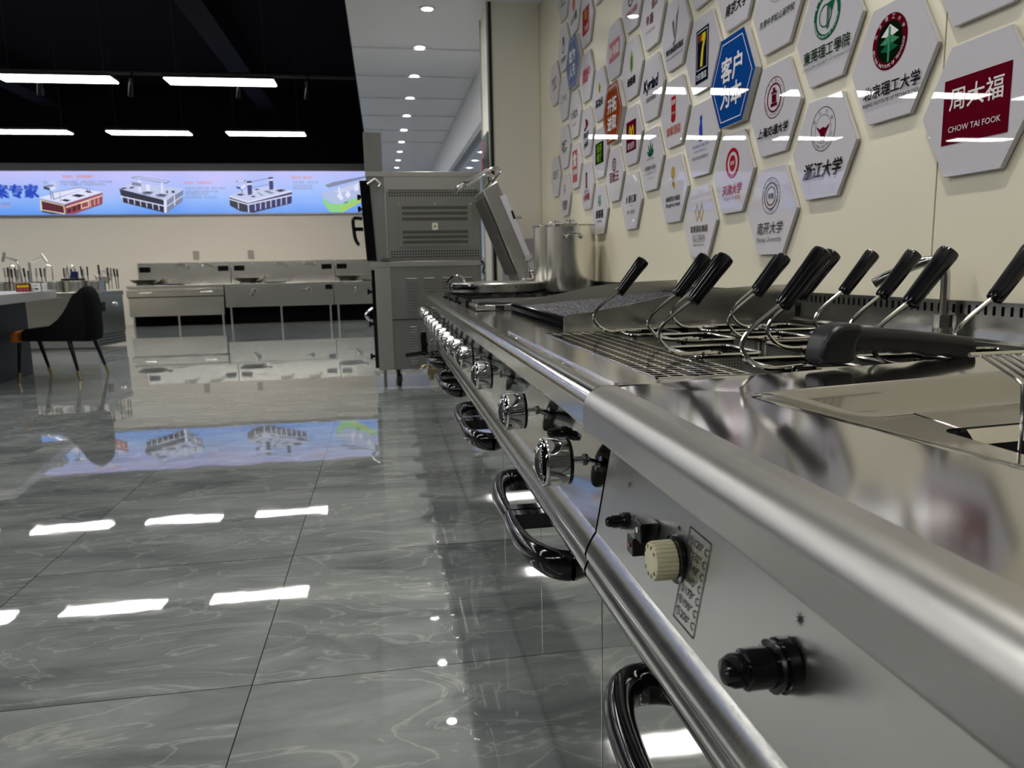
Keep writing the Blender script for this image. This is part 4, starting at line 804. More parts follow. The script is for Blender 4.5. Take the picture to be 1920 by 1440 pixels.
grate(gr, .375, .78, 3.50, 3.86); grate(gr, .84, 1.16, 3.50, 3.86)
for y in (3.03, 3.24, 3.47, 3.72): knob_geo(gr, y, .672)
# ---- second range ------------------------------------------------------------------------------
Y0, Y1 = 3.932, 4.76
g2 = unit('gas_range', 'second steel range unit farther along, under the flat round lid', 'range', Y0, Y1, 4.36, slots=False, nx=.345)
MB().box(.33, 1.185, Y0+.001, Y1-.001, .775, .7895).build('worktop', STEELT, g2, False)
grate(g2, .375, .78, 4.02, 4.36, .836); grate(g2, .84, 1.17, 4.02, 4.36, .836); grate(g2, .84, 1.17, 4.42, 4.72, .836); grate(g2, .375, .78, 4.42, 4.72, .836)
for y in (3.98, 4.22, 4.48): knob_geo(g2, y, .672)
# ---- tilting kettle unit ---------------------------------------------------------------------------
Y0, Y1 = 4.762, 5.56
kt = unit('braising_pan', 'farthest steel counter unit with a tall open hinged lid', 'braising pan', Y0, Y1, None, slots=False)
tw_ = MB().box(.40, 1.185, Y0+.001, Y1-.001, .775, .8065).build('worktop', STEEL, kt, False)
MB().box(.47, .93, Y0+.08, Y1-.1, .8065, .84).build('pan_rim', STEELP, kt, bevel=.006)
for y in (4.90, 5.12, 5.34): knob_geo(kt, y, .68, .9)
# lid slab leaning open
b0 = Vector((1.01, 0, .885)); tdir = Vector((-.38, 0, .925)).normalized(); ndir = Vector((tdir.z, 0, -tdir.x))
LL = .70; th = .115; ya, yb = 4.90, 5.34
def lp(s, n, y): q = b0+tdir*s-ndir*n; return (q.x, y, q.z)
ld = MB().hexa([lp(0, 0, ya), lp(0, 0, yb), lp(0, th, yb), lp(0, th, ya), lp(LL, .0, ya), lp(LL, .0, yb), lp(LL-.02, th, yb), lp(LL-.02, th, ya)])
lo = ld.build('lid', STEELB, kt, bevel=.008)
MB().hexa([lp(.0, -.010, ya-.012), lp(.0, -.010, yb), lp(.0, .028, yb), lp(.0, .028, ya-.012), lp(LL-.1, -.010, ya-.012), lp(LL-.1, -.010, yb), lp(LL-.1, .028, yb), lp(LL-.1, .028, ya-.012)]).build('lid_edge_strip', mat('film_white', srgb(196, 194, 204), .4), lo, bevel=.002)
MB().hexa([lp(.1, th, ya+.02), lp(.1, th, yb-.02), lp(.1, th+.02, yb-.02), lp(.1, th+.02, ya+.02), lp(LL-.06, th, ya+.02), lp(LL-.06, th, yb-.02), lp(LL-.06, th+.02, yb-.02), lp(LL-.06, th+.02, ya+.02)]).build('lid_inner_tray', STEELD, lo, bevel=.004)
a_ = Vector(lp(LL-.005, .03, 0)); tip = Vector((.50, 0, 1.50)); mid = Vector((.70, 0, 1.60))
hb = bez([(a_.x, 4.94, a_.z), (.775, 4.94, 1.595), (.715, 4.94, 1.610), (.60, 4.94, 1.555), (.51, 4.95, 1.505), (.495, 5.0, 1.497), (.495, 5.22, 1.497), (.51, 5.28, 1.505), (.60, 5.29, 1.555), (.715, 5.29, 1.610), (.775, 5.29, 1.595), (a_.x, 5.29, a_.z)], 5)
MB().tube(hb, .0125, 10).build('lid_handle', CHROME, lo)
MB().lathe([(.012, 0), (.012, .03), (0, .032)], lp(LL*.62, -.02, ya), (1, 0, .3), 10).build('stop_peg', CHROME, lo)
MB().hexa([lp(LL*.62, -.014, ya-.013), lp(LL*.62, -.014, ya+.0), lp(LL*.62, .004, ya+.0), lp(LL*.62, .004, ya-.013), lp(LL*.70, -.014, ya-.013), lp(LL*.70, -.014, ya), lp(LL*.70, .0, ya), lp(LL*.70, .0, ya-.013)]).build('latch', BLACKP, lo)
gg = MB().lathe([(.027, 0), (.027, .02), (.023, .022), (0, .022)], (.925, 4.86, 1.04), (0, -1, 0), 20); gg.build('pressure_gauge', CHROME, kt)
MB().lathe([(.021, 0), (0, .0005)], (.925, 4.8375, 1.04), (0, -1, 0), 20, cap=False).build('gauge_face', mat('gauge_face', srgb(170, 180, 178), .3), kt)
vv = MB().cyl((.925, 4.87, .80), (.925, 4.87, 1.02), .008).cyl((.895, 4.86, .84), (.900, 4.86, .97), .007).cyl((.965, 4.86, .84), (.955, 4.86, .97), .010).lathe([(.02, 0), (.024, .01), (.024, .03), (.02, .04)], (.925, 4.87, .845), (0, 0, 1), 12).cyl((.88, 4.86, .90), (.98, 4.86, .90), .010)
vv.lathe([(.016, 0), (.018, .02), (.016, .03)], (.955, 4.86, .93), (0, 0, 1), 12).lathe([(.012, 0), (.012, .02)], (.925, 4.87, .95), (0, 0, 1), 10)
vv.build('valve_stack', CHROME, kt)
ck = MB().hexa([(.205, 4.62, .45), (.245, 4.62, .45), (.245, 4.66, .45), (.205, 4.66, .45), (.200, 4.62, .60), (.240, 4.62, .60), (.240, 4.66, .60), (.200, 4.66, .60)])
cko = ck.build('tilt_crank', BLACKP, kt, bevel=.006)
MB().cyl((.24, 4.64, .52), (.305, 4.80, .54), .012).build('crank_shaft', CHROME, cko); MB().cyl((.225, 4.62, .47), (.11, 4.56, .465), .013).build('crank_grip', BLACKP, cko)
dv = thing('drain_valve', 'small brass drain valve under the far door handles', 'valve', (.27, 4.70, .345))
MB().lathe([(.022, 0), (.022, .05), (.028, .052), (.028, .07)], (.31, 4.70, .345), (-1, 0, 0), 10).cyl((.265, 4.70, .345), (.265, 4.70, .29), .018).build('valve_body', BRASS, dv)
MB().tube(bez([(.265, 4.70, .37), (.25, 4.69, .385), (.21, 4.66, .38), (.19, 4.64, .36)], 5), .007, 8).build('lever', BRASS, dv)
# ---- pots and lid on the ranges ------------------------------------------------------------------
def stockpot(x, y, z, r, h, label):
    t = thing('stock_pot', label, 'pot', (x, y, z), 'tall steel stock pots on the grates')
    MB().lathe([(0, .0005), (r-.008, .0005), (r-.002, .004), (r, .012), (r, h-.03), (r+.001, h-.004), (r+.006, h), (r-.003, h), (r-.006, h-.02), (r-.006, .01), (0, .01)], (x, y, z), (0, 0, 1), 48, cap=False).build('body', mat('pot_steel', (.82, .80, .73, 1), .23, 1, bump=((6, 6, 200), .06, .04)), t)
    l = MB().lathe([(r+.006, h+.001), (r+.008, h+.006), (r*.9, h+.010), (r*.5, h+.014), (0, h+.016)], (x, y, z), (0, 0, 1), 48, cap=False).build('lid', CHROME, t)
    MB().cyl((x, y, z+h+.014), (x, y, z+h+.035), .008).tube(bez([(x-.03, y, z+h+.015), (x-.028, y, z+h+.026), (x, y, z+h+.032), (x+.028, y, z+h+.026), (x+.03, y, z+h+.015)], 4), .006).build('lid_knob', CHROME, l)
    for a in (-98, 82):
        q = math.radians(a); d_ = Vector((math.cos(q), math.sin(q), 0)); s_ = Vector((-d_.y, d_.x, 0)); c0 = Vector((x, y, z+h-.062))
        pts = [c0+d_*r+s_*-.045, c0+d_*(r+.028)+s_*-.045+Vector((0, 0, .004)), c0+d_*(r+.04)+s_*-.03+Vector((0, 0, .014)), c0+d_*(r+.042)+Vector((0, 0, .016)), c0+d_*(r+.04)+s_*.03+Vector((0, 0, .014)), c0+d_*(r+.028)+s_*.045+Vector((0, 0, .004)), c0+d_*r+s_*.045]
        h_ = MB().tube(bez(pts, 5), .0055, 8)
        for s in (-.045, .045): h_.lathe([(.014, 0), (.013, .004), (0, .006)], c0+d_*(r-.001)+s_*s, d_, 10, cap=False)
        h_.build('handle', CHROME, t)
stockpot(1.038, 4.16, .838, .137, .362, 'tall steel stock pot with lid, nearer one with its side handle facing the viewer')
stockpot(1.038, 4.53, .838, .135, .378, 'tall steel stock pot half hidden behind the nearer pot')
rl = thing('round_griddle_lid', 'flat round steel lid with black side grip lying on the far grates', 'lid', (.65, 4.52, .8375))
MB().lathe([(.255, .036), (.262, .04), (.262, .085), (.255, .093), (.10, .100), (0, .101)], (.655, 4.50, .80), (0, 0, 1), 48).build('disc', STEELB, rl)
MB().lathe([(.22, .0), (.25, .0), (.262, .03), (.262, .034)], (.655, 4.50, .8375), (0, 0, 1), 40).build('lower_rim', CHROME, rl)
MB().tube(bez([(.375, 4.30, .874), (.395, 4.275, .874), (.44, 4.255, .874), (.485, 4.25, .872), (.50, 4.275, .872)], 5), .017, 10).build('side_grip', BLACKP, rl)
MB().tube(bez([(.36, 4.42, .895), (.385, 4.42, .925), (.42, 4.42, .938), (.45, 4.42, .925), (.465, 4.42, .90)], 5), .006, 8).build('top_handle', CHROME, rl)
fl = thing('film_board', 'pale lilac protective sheet leaning against the column behind the open lid', 'board', (1.02, 5.775, .9))
MB().box(.90, 1.19, 5.772, 5.778, .56, 1.19).build('sheet', mat('lilac_film', srgb(172, 166, 182), .4), fl)
MB().lathe([(.008, 0), (.006, .004), (0, .005)], (.93, 5.772, 1.15), (0, -1, 0), 10, cap=False).build('screw', CHROME, fl)
# poster on the column side
po = thing('safety_poster', 'narrow framed poster, red above and yellow-green below, on the column side', 'poster', (.832, 6.03, 1.37))
MB().box(.818, .832, 5.85, 6.205, 1.365, 2.0).build('frame', mat('poster_frame', (.01, .01, .012, 1), .3), po)
MB().box(.8165, .8182, 5.865, 6.19, 1.38, 1.985).add([(.8163, 5.865, 1.38), (.8163, 6.19, 1.38), (.8163, 6.19, 1.66), (.8163, 5.865, 1.60)], [(0, 1, 2, 3)], INK['lime']).add([(.8163, 6.05, 1.72), (.8163, 6.18, 1.72), (.8163, 6.18, 1.97), (.8163, 6.05, 1.97)], [(0, 1, 2, 3)], INK['pink'])
pb = MB().box(.8170, .8182, 5.865, 6.19, 1.38, 1.985, mat('poster_ground', srgb(70, 95, 90), .1))
pb.add([(.8166, 5.865, 1.38), (.8166, 6.19, 1.38), (.8166, 6.19, 1.60), (.8166, 5.865, 1.66)], [(0, 1, 2, 3)], INK['lime']).add([(.8166, 6.04, 1.72), (.8166, 6.18, 1.72), (.8166, 6.18, 1.97), (.8166, 6.04, 1.97)], [(0, 1, 2, 3)], INK['pink'])
pb.build('print', None, po, False)
# ================================================================== OVEN STACK
ov = thing('combi_oven', 'tall grey steel oven seen from its vented side, upper of the stacked two', 'oven', (.35, 6.75, 1.04))
OY = 6.30
MB().box(-.105, .812, OY+.004, 7.15, 1.045, 1.72).build('body', PAINT, ov, bevel=.004)
MB().box(-.117, .815, OY-.004, 7.15, 1.72, 1.76).build('top_cap', PAINT2, ov, bevel=.003)
MB().box(.03, .042, OY-.004, OY+.004, 1.05, 1.72).box(.042, .812, OY-.002, OY+.004, 1.605, 1.72).build('side_trim', PAINT2, ov, bevel=.001)
sp = MB().box(.046, .808, OY-.003, OY+.004, 1.07, 1.60, PAINT)
for r_ in range(3):
    for i in range(34):
        for zz_ in (1.575, 1.085):
            x = .065+i*.0215; z = zz_+r_*.0215-.010; sp.add([(x, OY-.0035, z), (x+.011, OY-.0035, z), (x+.011, OY-.0035, z+.011), (x, OY-.0035, z+.011)], [(0, 1, 2, 3)], DARK)
sp.build('vent_panel', None, ov, False)
ip = MB().box(.13, .74, OY-.010, OY-.003, 1.165, 1.515, PAINT)
VB = mat('vent_dark', (.05, .05, .048, 1), .5, .5)
for zz_ in (1.46, 1.415, 1.37, 1.265, 1.225, 1.185):
    for i in range(44):
        x = .165+i*.0122; ip.add([(x, OY-.0105, zz_), (x+.0085, OY-.0105, zz_), (x+.0085, OY-.0105, zz_+.026), (x, OY-.0105, zz_+.026)], [(0, 1, 2, 3)], VB)
ipo = ip.build('access_cover', None, ov, False)
lb = MB().box(.405, .452, OY-.0118, OY-.010, 1.295, 1.352, INK['white']); lb.add([(.413, OY-.0122, 1.315), (.444, OY-.0122, 1.315), (.4285, OY-.0122, 1.345)], [(0, 1, 2)], INK['yellow']); lb.add([(.424, OY-.0125, 1.32), (.433, OY-.0125, 1.32), (.4285, OY-.0125, 1.337)], [(0, 1, 2)], INK['black']); lb.build('warning_label', None, ipo, False)
for x, z in ((.14, 1.505), (.73, 1.505), (.14, 1.175), (.73, 1.175), (.435, 1.505)): MB().lathe([(.006, 0), (0, .003)], (x, OY-.010, z), (0, -1, 0), 8, cap=False).build('screw', CHROME, ipo)
dr = MB().hexa([(-.155, OY+.02, 1.07), (-.03, OY+.02, 1.06), (-.03, 7.1, 1.06), (-.155, 7.1, 1.07), (-.16, OY+.02, 1.69), (-.045, OY+.02, 1.69), (-.045, 7.1, 1.69), (-.16, 7.1, 1.69)])
dr = MB().hexa([(-.135, OY-.006, 1.055), (-.055, OY-.006, 1.052), (-.055, 7.1, 1.052), (-.135, 7.1, 1.055), (-.165, OY-.006, 1.69), (-.085, OY-.006, 1.69), (-.085, 7.1, 1.69), (-.165, 7.1, 1.69)])
dro = dr.build('glass_door', GLASSB, ov, bevel=.003)
MB().tube(bez([(-.16, 6.45, 1.40), (-.215, 6.45, 1.405), (-.235, 6.45, 1.38), (-.225, 6.45, 1.25), (-.205, 6.45, 1.20), (-.19, 6.45, 1.19)], 5), .015, 10).box(-.225, -.155, 6.43, 6.47, 1.30, 1.33).build('handle', BLACKP, dro)
for z in (1.57, 1.475): MB().lathe([(.01, 0), (.01, .02), (.022, .022), (.022, .045)], (-.145, 6.42, z), (-1, 0, 0), 12).build('knob', BLACKP, dro)
MB().box(-.02, .04, OY-.012, OY+.0, 1.046, 1.075).build('latch', STEELD, ov, bevel=.002)
MB().tube([(-.10, OY-.008, 1.66), (-.04, OY-.012, 1.70), (.0, OY-.012, 1.66), (-.01, OY-.012, 1.64)], .012, 6).build('hinge', PAINT2, ov)
lo_ = thing('proofer_cabinet', 'tall grey louvred steel cabinet under the oven, on castors', 'cabinet', (.35, 6.75, .0))
MB().box(-.062, .80, OY+.004, 7.15, .15, 1.0).build('body', PAINT, lo_, bevel=.003)
MB().box(-.105, .812, OY-.004, 7.15, 1.0, 1.045).build('top_frame', PAINT2, lo_, bevel=.003)
MB().box(-.075, .05, OY-.002, OY+.02, .15, 1.0).build('corner_post', PAINT2, lo_, bevel=.002)
MB().box(.055, .80, OY-.001, OY+.004, .565, .57).build('panel_seam', DARK, lo_, False)
for cx in (.22, .37, .52, .68):
    lv = MB()
    for r_ in range(13):
        for base in (.62,):
            z = base+r_*.024; lv.add([(cx-.045, OY+.003, z), (cx+.045, OY+.003, z), (cx+.04, OY-.007, z-.007), (cx-.04, OY-.007, z-.007)], [(0, 1, 2, 3)], PAINT); lv.add([(cx-.045, OY+.003, z-.0095), (cx+.045, OY+.003, z-.0095), (cx+.04, OY-.007, z-.0072), (cx-.04, OY-.007, z-.0072)], [(3, 2, 1, 0)], PAINT)
    for r_ in range(15):
        z = .2+r_*.022
        if cx < .4: lv.add([(cx-.03, OY+.003, z), (cx+.03, OY+.003, z), (cx+.027, OY-.005, z-.006), (cx-.027, OY-.005, z-.006)], [(0, 1, 2, 3)], PAINT)
    lv.build('louvre_column', None, lo_, False)
do = MB().box(-.105, -.063, OY, 7.1, .17, .98).build('front_door', GLASSB, lo_, bevel=.002)
for z in (.80, .53, .26): MB().lathe([(.012, 0), (.012, .02), (.024, .022), (.024, .04)], (-.105, 6.40, z), (-1, 0, 0), 12).build('knob', BLACKP, do)
MB().tube(bez([(-.105, 6.42, .66), (-.15, 6.42, .63), (-.165, 6.42, .60), (-.13, 6.42, .56), (-.105, 6.42, .55)], 4), .014, 10).build('handle', CHROME, do)
for i, (x, y) in enumerate(((.09, 6.40), (.72, 6.40), (.09, 7.05), (.72, 7.05))):
    cs = MB().lathe([(.045, -.018), (.052, -.012), (.052, .012), (.045, .018)], (x, y, .052), (1, 0, 0), 20).build('castor', mat('castor_rubber', (.008, .008, .008, 1), .5), lo_)
    MB().box(x-.026, x-.02, y-.03, y+.03, .04, .15).box(x+.02, x+.026, y-.03, y+.03, .04, .15).build('fork', STEELP, cs)
MB().cyl((-.03, 6.36, 0), (-.03, 6.36, .15), .014).build('foot', STEELP, lo_)
du = thing('flue_box', 'upright grey box duct standing on top of the oven at its left end', 'duct', (-.05, 6.45, 1.76))
MB().box(-.118, .024, OY, OY+.25, 1.76, 2.064).build('duct', mat('duct_grey', (.22, .22, .21, 1), .4, .5), du, bevel=.002)
cb = thing('power_cable', 'short black cable with plug hanging beside the oven near the column', 'cable', (.82, 6.25, .95))
MB().tube(bez([(.80, 6.27, 1.04), (.822, 6.26, 1.0), (.812, 6.25, .95), (.828, 6.25, .92), (.826, 6.25, .84)], 5), .008, 8).build('cord', BLACKP, cb)
# ================================================================== WOK RANGE ROW (far back)
YW = 15.0
def wokfront(x0, x1, kind, label):
    t = thing('wok_range', label, 'wok range', ((x0+x1)/2, YW+.4, 0), 'steel wok ranges along the back wall')
    zt = .772
    MB().box(x0+.004, x1-.004, YW, YB-.1, zt-.045, zt).build('worktop', STEELW, t, bevel=.004)
    MB().box(x0+.004, x1-.004, YB-.12, YB-.03, zt, 1.20).build('splashback', STEELW, t, bevel=.004)
    if kind == 'd':
        MB().box(x0+.03, x1-.02, YW+.05, YB-.12, .28, zt-.045).build('body', STEELW, t, False)
        d = MB().box(x0+.006, x1-.006, YW-.02, YW+.05, .565, .70).build('drawer_front', STEELW, t, bevel=.004)
        for q in (.2, .82):
            x = x0+(x1-x0)*q; MB().tube([(x-.1, YW-.02, .635), (x-.095, YW-.05, .635), (x+.095, YW-.05, .635), (x+.1, YW-.02, .635)], .014, 8).build('handle', mat('handle_bright', (.9, .88, .82, 1), .25, 1), d)
        MB().box(x0+.03, x1-.02, YW-.0, YW+.05, .20, .55).build('lower_panel', STEELW, t, bevel=.003)
        zb = .20; MB().box(x0+.02, x1-.01, YW-.005, YW+.04, .548, .567).build('drawer_gap', DARK, t, False)
        MB().box(x0+.02, x1-.02, YW+.3, YB-.12, .0, .28).build('toe_dark_box', DARK, t, False)  # solid black box stands in for the darkness under the range
    else:
        MB().box(x0+.004, x1-.004, YW+.02, YB-.12, .33, zt-.045).build('body', STEELW, t, bevel=.003); zb = .33
        MB().box(x0+.02, x1-.02, YW+.3, YB-.12, .0, .36).build('toe_dark_box', DARK, t, False)  # black stand-in for the darkness below, as on the drawer range
        for q, up in ((.27, .7), (.77, 1.6)):
            x = x0+(x1-x0)*q; b = MB().lathe([(.04, 0), (.048, .02), (.03, .045)], (x, YW+.02, .635), (0, -1, 0), 14).build('valve_knob', CHROME, t)
            MB().cyl((x, YW-.03, .635), (x-.13*math.sin(up), YW-.05, .635-.13*math.cos(up)), .010).build('lever', STEELD, b)
        MB().box(x1-.15, x1-.02, YW+.005, YW+.02, .63, .72).build('display', GLASSB, t)
    for q in (.04, .5, .96):
        for yy in (YW+.1,):
            x = x0+(x1-x0)*q; MB().cyl((x, yy, 0), (x, yy, zb+.02), .022).build('leg', STEELW, t)
    for q in (.08, .92):
        x = x0+(x1-x0)*q; MB().box(x-.1, x+.1, YB-.127, YB-.119, 1.02, 1.12).build('display', GLASSB, t)
    for q, s in ((.42, 1), (.70, 1)):
        x = x0+(x1-x0)*q
        MB().tube(bez([(x, YB-.12, 1.13), (x, YB-.2, 1.16), (x+s*.04, YB-.25, 1.165), (x+s*.2, YB-.25, 1.15), (x+s*.215, YB-.25, 1.08)], 4), .014, 8).build('faucet', STEELW, t)
    r_ = MB().lathe([(.2, 0), (.22, .01), (.2, .03), (.12, .035)], (x0+(x1-x0)*.44, YW+.35, zt), (0, 0, 1), 24).build('burner_ring', STEELD, t)
    return t
wokfront(-4.74, -3.005, 'd', 'leftmost wok range, with a wide drawer and two bar handles')
wokfront(-3.0, -.985, 'v', 'middle wok range with two round valve levers and a black display')
wokfront(-.98, .7, 'v', 'rightmost wok range, partly hidden behind the oven')
def wok(x, y, lab):
    t = thing('wok', lab, 'wok', (x, y, .772), 'steel woks on the ranges')
    MB().lathe([(.10, .02), (.2, .05), (.28, .105), (.285, .105), (.2, .045), (.0, .02)], (x, y, .775), (0, 0, 1), 28, cap=False).build('bowl', STEELD, t)
    MB().lathe([(.16, 0), (.17, .0), (.15, .05)], (x, y, .7725), (0, 0, 1), 20).build('stand', STEELD, t)
    MB().tube(bez([(x+.27, y-.05, .88), (x+.33, y-.05, .90), (x+.33, y+.05, .90), (x+.27, y+.05, .88)], 4), .01, 8).build('handle', STEELD, t)
wok(-4.5, YW+.4, 'shallow steel wok at the left end of the wok range row'); wok(-2.62, YW+.4, 'shallow steel wok on the middle wok range'); wok(-.72, YW+.4, 'shallow steel wok on the rightmost wok range beside the oven')
for i, x in enumerate((-3.66, -2.62)):
    o = MB().box(x-.055, x+.055, YB-.02, YB, 1.25, 1.42).build('wall_socket', mat('socket_grey', srgb(150, 145, 135), .4)); tag(o, ['grey wall socket above the left wok range', 'grey wall socket above the middle wok range'][i], 'socket', 'wall sockets on the back wall')
# ================================================================== ISLAND COUNTER WITH POTS
il = thing('island_counter', 'stainless island counter end carrying pots and ladles at far left', 'counter', (-4.8, 11.2, 0))
bx = [(-3.83, 10.8), (-3.70, 11.55), (-8.5, 12.2), (-8.6, 11.45)]
def pr2(z0, z1, e=0):
    c0 = Vector((sum(p[0] for p in bx)/4, sum(p[1] for p in bx)/4)); q = [c0+(Vector(p)-c0)*(1+e) for p in bx]
    return MB().prism([(a.x, a.y) for a in q], 2, z0, z1)
pr2(.2, .70).build('body', STEELW, il, False); pr2(.70, .765, .006).build('worktop', STEELW, il, bevel=.004); pr2(.03, .2, -.004).build('plinth', STEELB, il, False)
sl = MB(); A = Vector((-3.83, 10.8)); Bq = Vector((-3.70, 11.55)); nrm = Vector((Bq.y-A.y, -(Bq.x-A.x))).normalized()
for z in (.06, .1, .14, .18):
    a = A+(Bq-A)*.05+nrm*.004; b = A+(Bq-A)*.95+nrm*.004; sl.add([(a.x, a.y, z), (b.x, b.y, z), (b.x, b.y, z+.008), (a.x, a.y, z+.008)], [(0, 1, 2, 3)])
sl.build('louvres', DARK, il, False)
q = A+(Bq-A)*.32+nrm*.004; MB().box(q.x-.012, q.x+.004, q.y-.07, q.y+.07, .50, .62).build('display', GLASSB, il)
q = A+(Bq-A)*.72; MB().lathe([(.03, 0), (.035, .02), (.02, .04)], (q.x, q.y, .585), (1, -.1, 0), 14).build('valve_knob', CHROME, il)
def cyl_pot(x, y, r, h, lab, steel=STEELW):
    t = thing('soup_bin', lab, 'pot', (x, y, .765), 'round steel bins on the island counter')
    MB().lathe([(0, .001), (r, .001), (r, h), (r+.008, h+.004), (r+.008, h+.01), (r-.006, h+.01), (r-.008, .02), (0, .02)], (x, y, .765), (0, 0, 1), 28, cap=False).build('bin', steel, t)
    MB().lathe([(r-.01, 0), (r-.01, .006), (0, .008)], (x, y, .765+h-.03), (0, 0, 1), 24, cap=False).build('contents', STEELD, t)
IY = 11.42
binx = [(-5.75, .20), (-5.28, .17), (-4.88, .17), (-4.52, .15), (-4.22, .15), (-3.95, .12)]
for i, (x, r) in enumerate(binx): cyl_pot(x, IY-.12+abs(x+3.9)*.13, r, .14, 'round steel bin on the island counter, %s from the left' % ordn[i].replace('nearest', 'first'), STEELW)
# ladle handles standing in the bins
sticks = []
for px_, top_, w_ in ((7, 503, 1.6), (14, 502, 1.6), (21, 505, 1.6), (27, 503, 1.4), (32, 506, 1.4), (36, 504, 1.2), (44, 503, 1.6), (52, 508, 1.2), (67, 503, 1.5), (75, 503, 1.6), (83, 504, 1.7), (119, 503, 1.3), (126, 502, 1.3), (133, 504, 1.4), (140, 504, 1.4), (151, 500, 1.3), (155, 505, 1.3), (163, 500, 1.2), (184, 497, 1.6), (201, 502, 1.5), (207, 503, 1.5), (213, 504, 1.5), (219, 505, 1.4)):
    sticks.append((px_, top_, w_))
for i, (a, b, r_) in enumerate(sticks):
    q = P(a, b, 1, IY+.05); q2 = P(a+(2.5 if i % 3 else 4), 527, 1, IY); q2 = q2+(q2-q)*((q2.z-.79)/(q.z-q2.z)) if abs(q.z-q2.z) > .01 else q2
    zone = 'in the left bins behind the swing arms' if a < 60 else ('right of the swing arms' if a < 90 else ('around the dark tablet' if a < 170 else 'by the wok ranges'))
    zi = [k for k, v in enumerate(sticks) if (v[0] < 60) == (a < 60) and (v[0] < 90) == (a < 90) and (v[0] < 170) == (a < 170)].index(i)
    t = thing('ladle', 'upright long-handled utensil %s, %s from the left' % (zone, ordn[zi].replace('nearest', 'first')), 'utensil', q2, 'long utensils standing in the island bins')
    d_ = (q-q2)
    MB().cyl(q2, q2+d_*.75, .006, n=6).cyl(q2+d_*.62, q, .012*r_/1.4, n=8).build('shaft', IRON if i % 4 else STEELD, t)
for i, (pts, hd, lab) in enumerate(([[(42, 535), (38, 512), (33, 492), (27, 487), (9, 482)], [(8, 473), (5, 491)], 'steel swing arm with crosspiece head leaning left, on the island counter'],
                                    [[(58, 535), (57, 512), (55, 494), (60, 489), (80, 482)], [(77, 475), (88, 491)], 'steel swing arm with crosspiece head leaning right, on the island counter'])):
    t = thing('swing_arm', lab, 'tap', P(pts[0][0], 535, 1, 10.95), 'swing arms on the island counter')
    pth = [P(a, b, 1, 10.95+.02*i) for a, b in pts]; pth[0].z = .766; MB().tube(bez(pth, 4), [.020-.009*j/16 for j in range(17)], 8).build('arm', STEELW, t)
    a, b = [P(u, v, 1, 10.94) for u, v in hd]; MB().cyl(a, b, .017, n=10).build('crosspiece', STEELW, t)
for i, (a, b, c_, lab) in enumerate(((18, 30, 498, 'thin arched wire tap at the far left of the island'), (85, 97, 497, 'thin arched wire tap right of the swing arms'), (124, 139, 497, 'thin arched wire tap behind the dark tablet'))):
    pts = [P(a, 527, 1, IY), P(a, c_+5, 1, IY), P((a+b)/2, c_, 1, IY), P(b, c_+6, 1, IY), P(b+2, 525, 1, IY)]
    pts[0].z = .79; o = MB().tube(bez(pts, 5), .008, 6).build('arched_tap', STEELW); tag(o, lab, 'tap', 'thin arched taps on the island counter')
q = P(136, 523, 1, 11.3)
tb_ = thing('tablet_display', 'small dark blue tablet display on a black stand among the island bins', 'display', q)
c4 = [P(130, 522, 1, 11.3), P(146, 522, 1, 11.3), P(145, 509, 1, 11.38), P(133, 509, 1, 11.38)]
MB().add(c4+[v+Vector((0, .03, 0)) for v in c4], [(0, 1, 2, 3), (4, 7, 6, 5), (0, 4, 5, 1), (1, 5, 6, 2), (2, 6, 7, 3), (3, 7, 4, 0)]).build('screen', mat('tablet_navy', (.01, .015, .06, 1), .2), tb_)
MB().box(q.x-.13, q.x+.12, 11.25, 11.42, .919, q.z+.005).build('stand', BLACKP, tb_)
o = thing('plastic_bag', 'crumpled translucent bag on the right end of the island counter', 'bag', P(180, 527, 1, IY))
bm = MB(); vs = []; fs = []; c0 = P(194, 519, 1, IY+.12)
for i in range(9):
    for j in range(14):
        a = j*2*PI/14; th_ = i*PI/8; r = .10*(1+.25*random.uniform(-1, 1)); vs.append((c0.x+r*1.1*math.sin(th_)*math.cos(a), c0.y+r*.8*math.sin(th_)*math.sin(a), c0.z+r*.85*math.cos(th_)))
for i in range(8):
    for j in range(14): fs.append((i*14+j, i*14+(j+1) % 14, (i+1)*14+(j+1) % 14, (i+1)*14+j))
bm.add(vs, fs).build('bag', mat('bag_film', srgb(190, 182, 170), .25), o, False)
# ================================================================== DESK AND CHAIR
dk = thing('reception_desk', 'navy desk with thick grey top cut off at the left edge', 'desk', (-4.2, 7.6, 0))
MB().prism([(-3.09, 6.6), (-3.36, 8.5), (-5.6, 8.5), (-5.6, 6.6)], 2, .755, .84).build('top', DESKT, dk, bevel=.004)
MB().prism([(-3.575, 6.75), (-3.575, 8.29), (-5.5, 8.29), (-5.5, 6.75)], 2, 0, .755).build('side_panel', NAVY, dk, False)
def stand_card(px0, px1, py0, py1, y, name, lab, cat, m1, deco):
    a = P(px0, py1, 1, y); b = P(px1, py1, 1, y); c = P(px1, py0, 1, y); z0 = .8405; dz = c.z-a.z
    t = thing(name, lab, cat, ((a.x+b.x)/2, y, z0)); mb = MB().box(a.x, b.x, y, y+.02, z0, z0+dz, m1); deco(mb, a.x, b.x, z0, dz, y-.001); mb.build('card', None, t, False)
def dred(mb, x0, x1, z0, dz, y):
    put_text(mb, '家具热销', (x0+x1)/2, z0+dz*.68, (x1-x0)*.8, lambda u, v: (u, y, v), INK['yellow'], .03); put_text(mb, '预定电话', (x0+x1)/2, z0+dz*.28, (x1-x0)*.8, lambda u, v: (u, y, v), INK['pink'], .03)
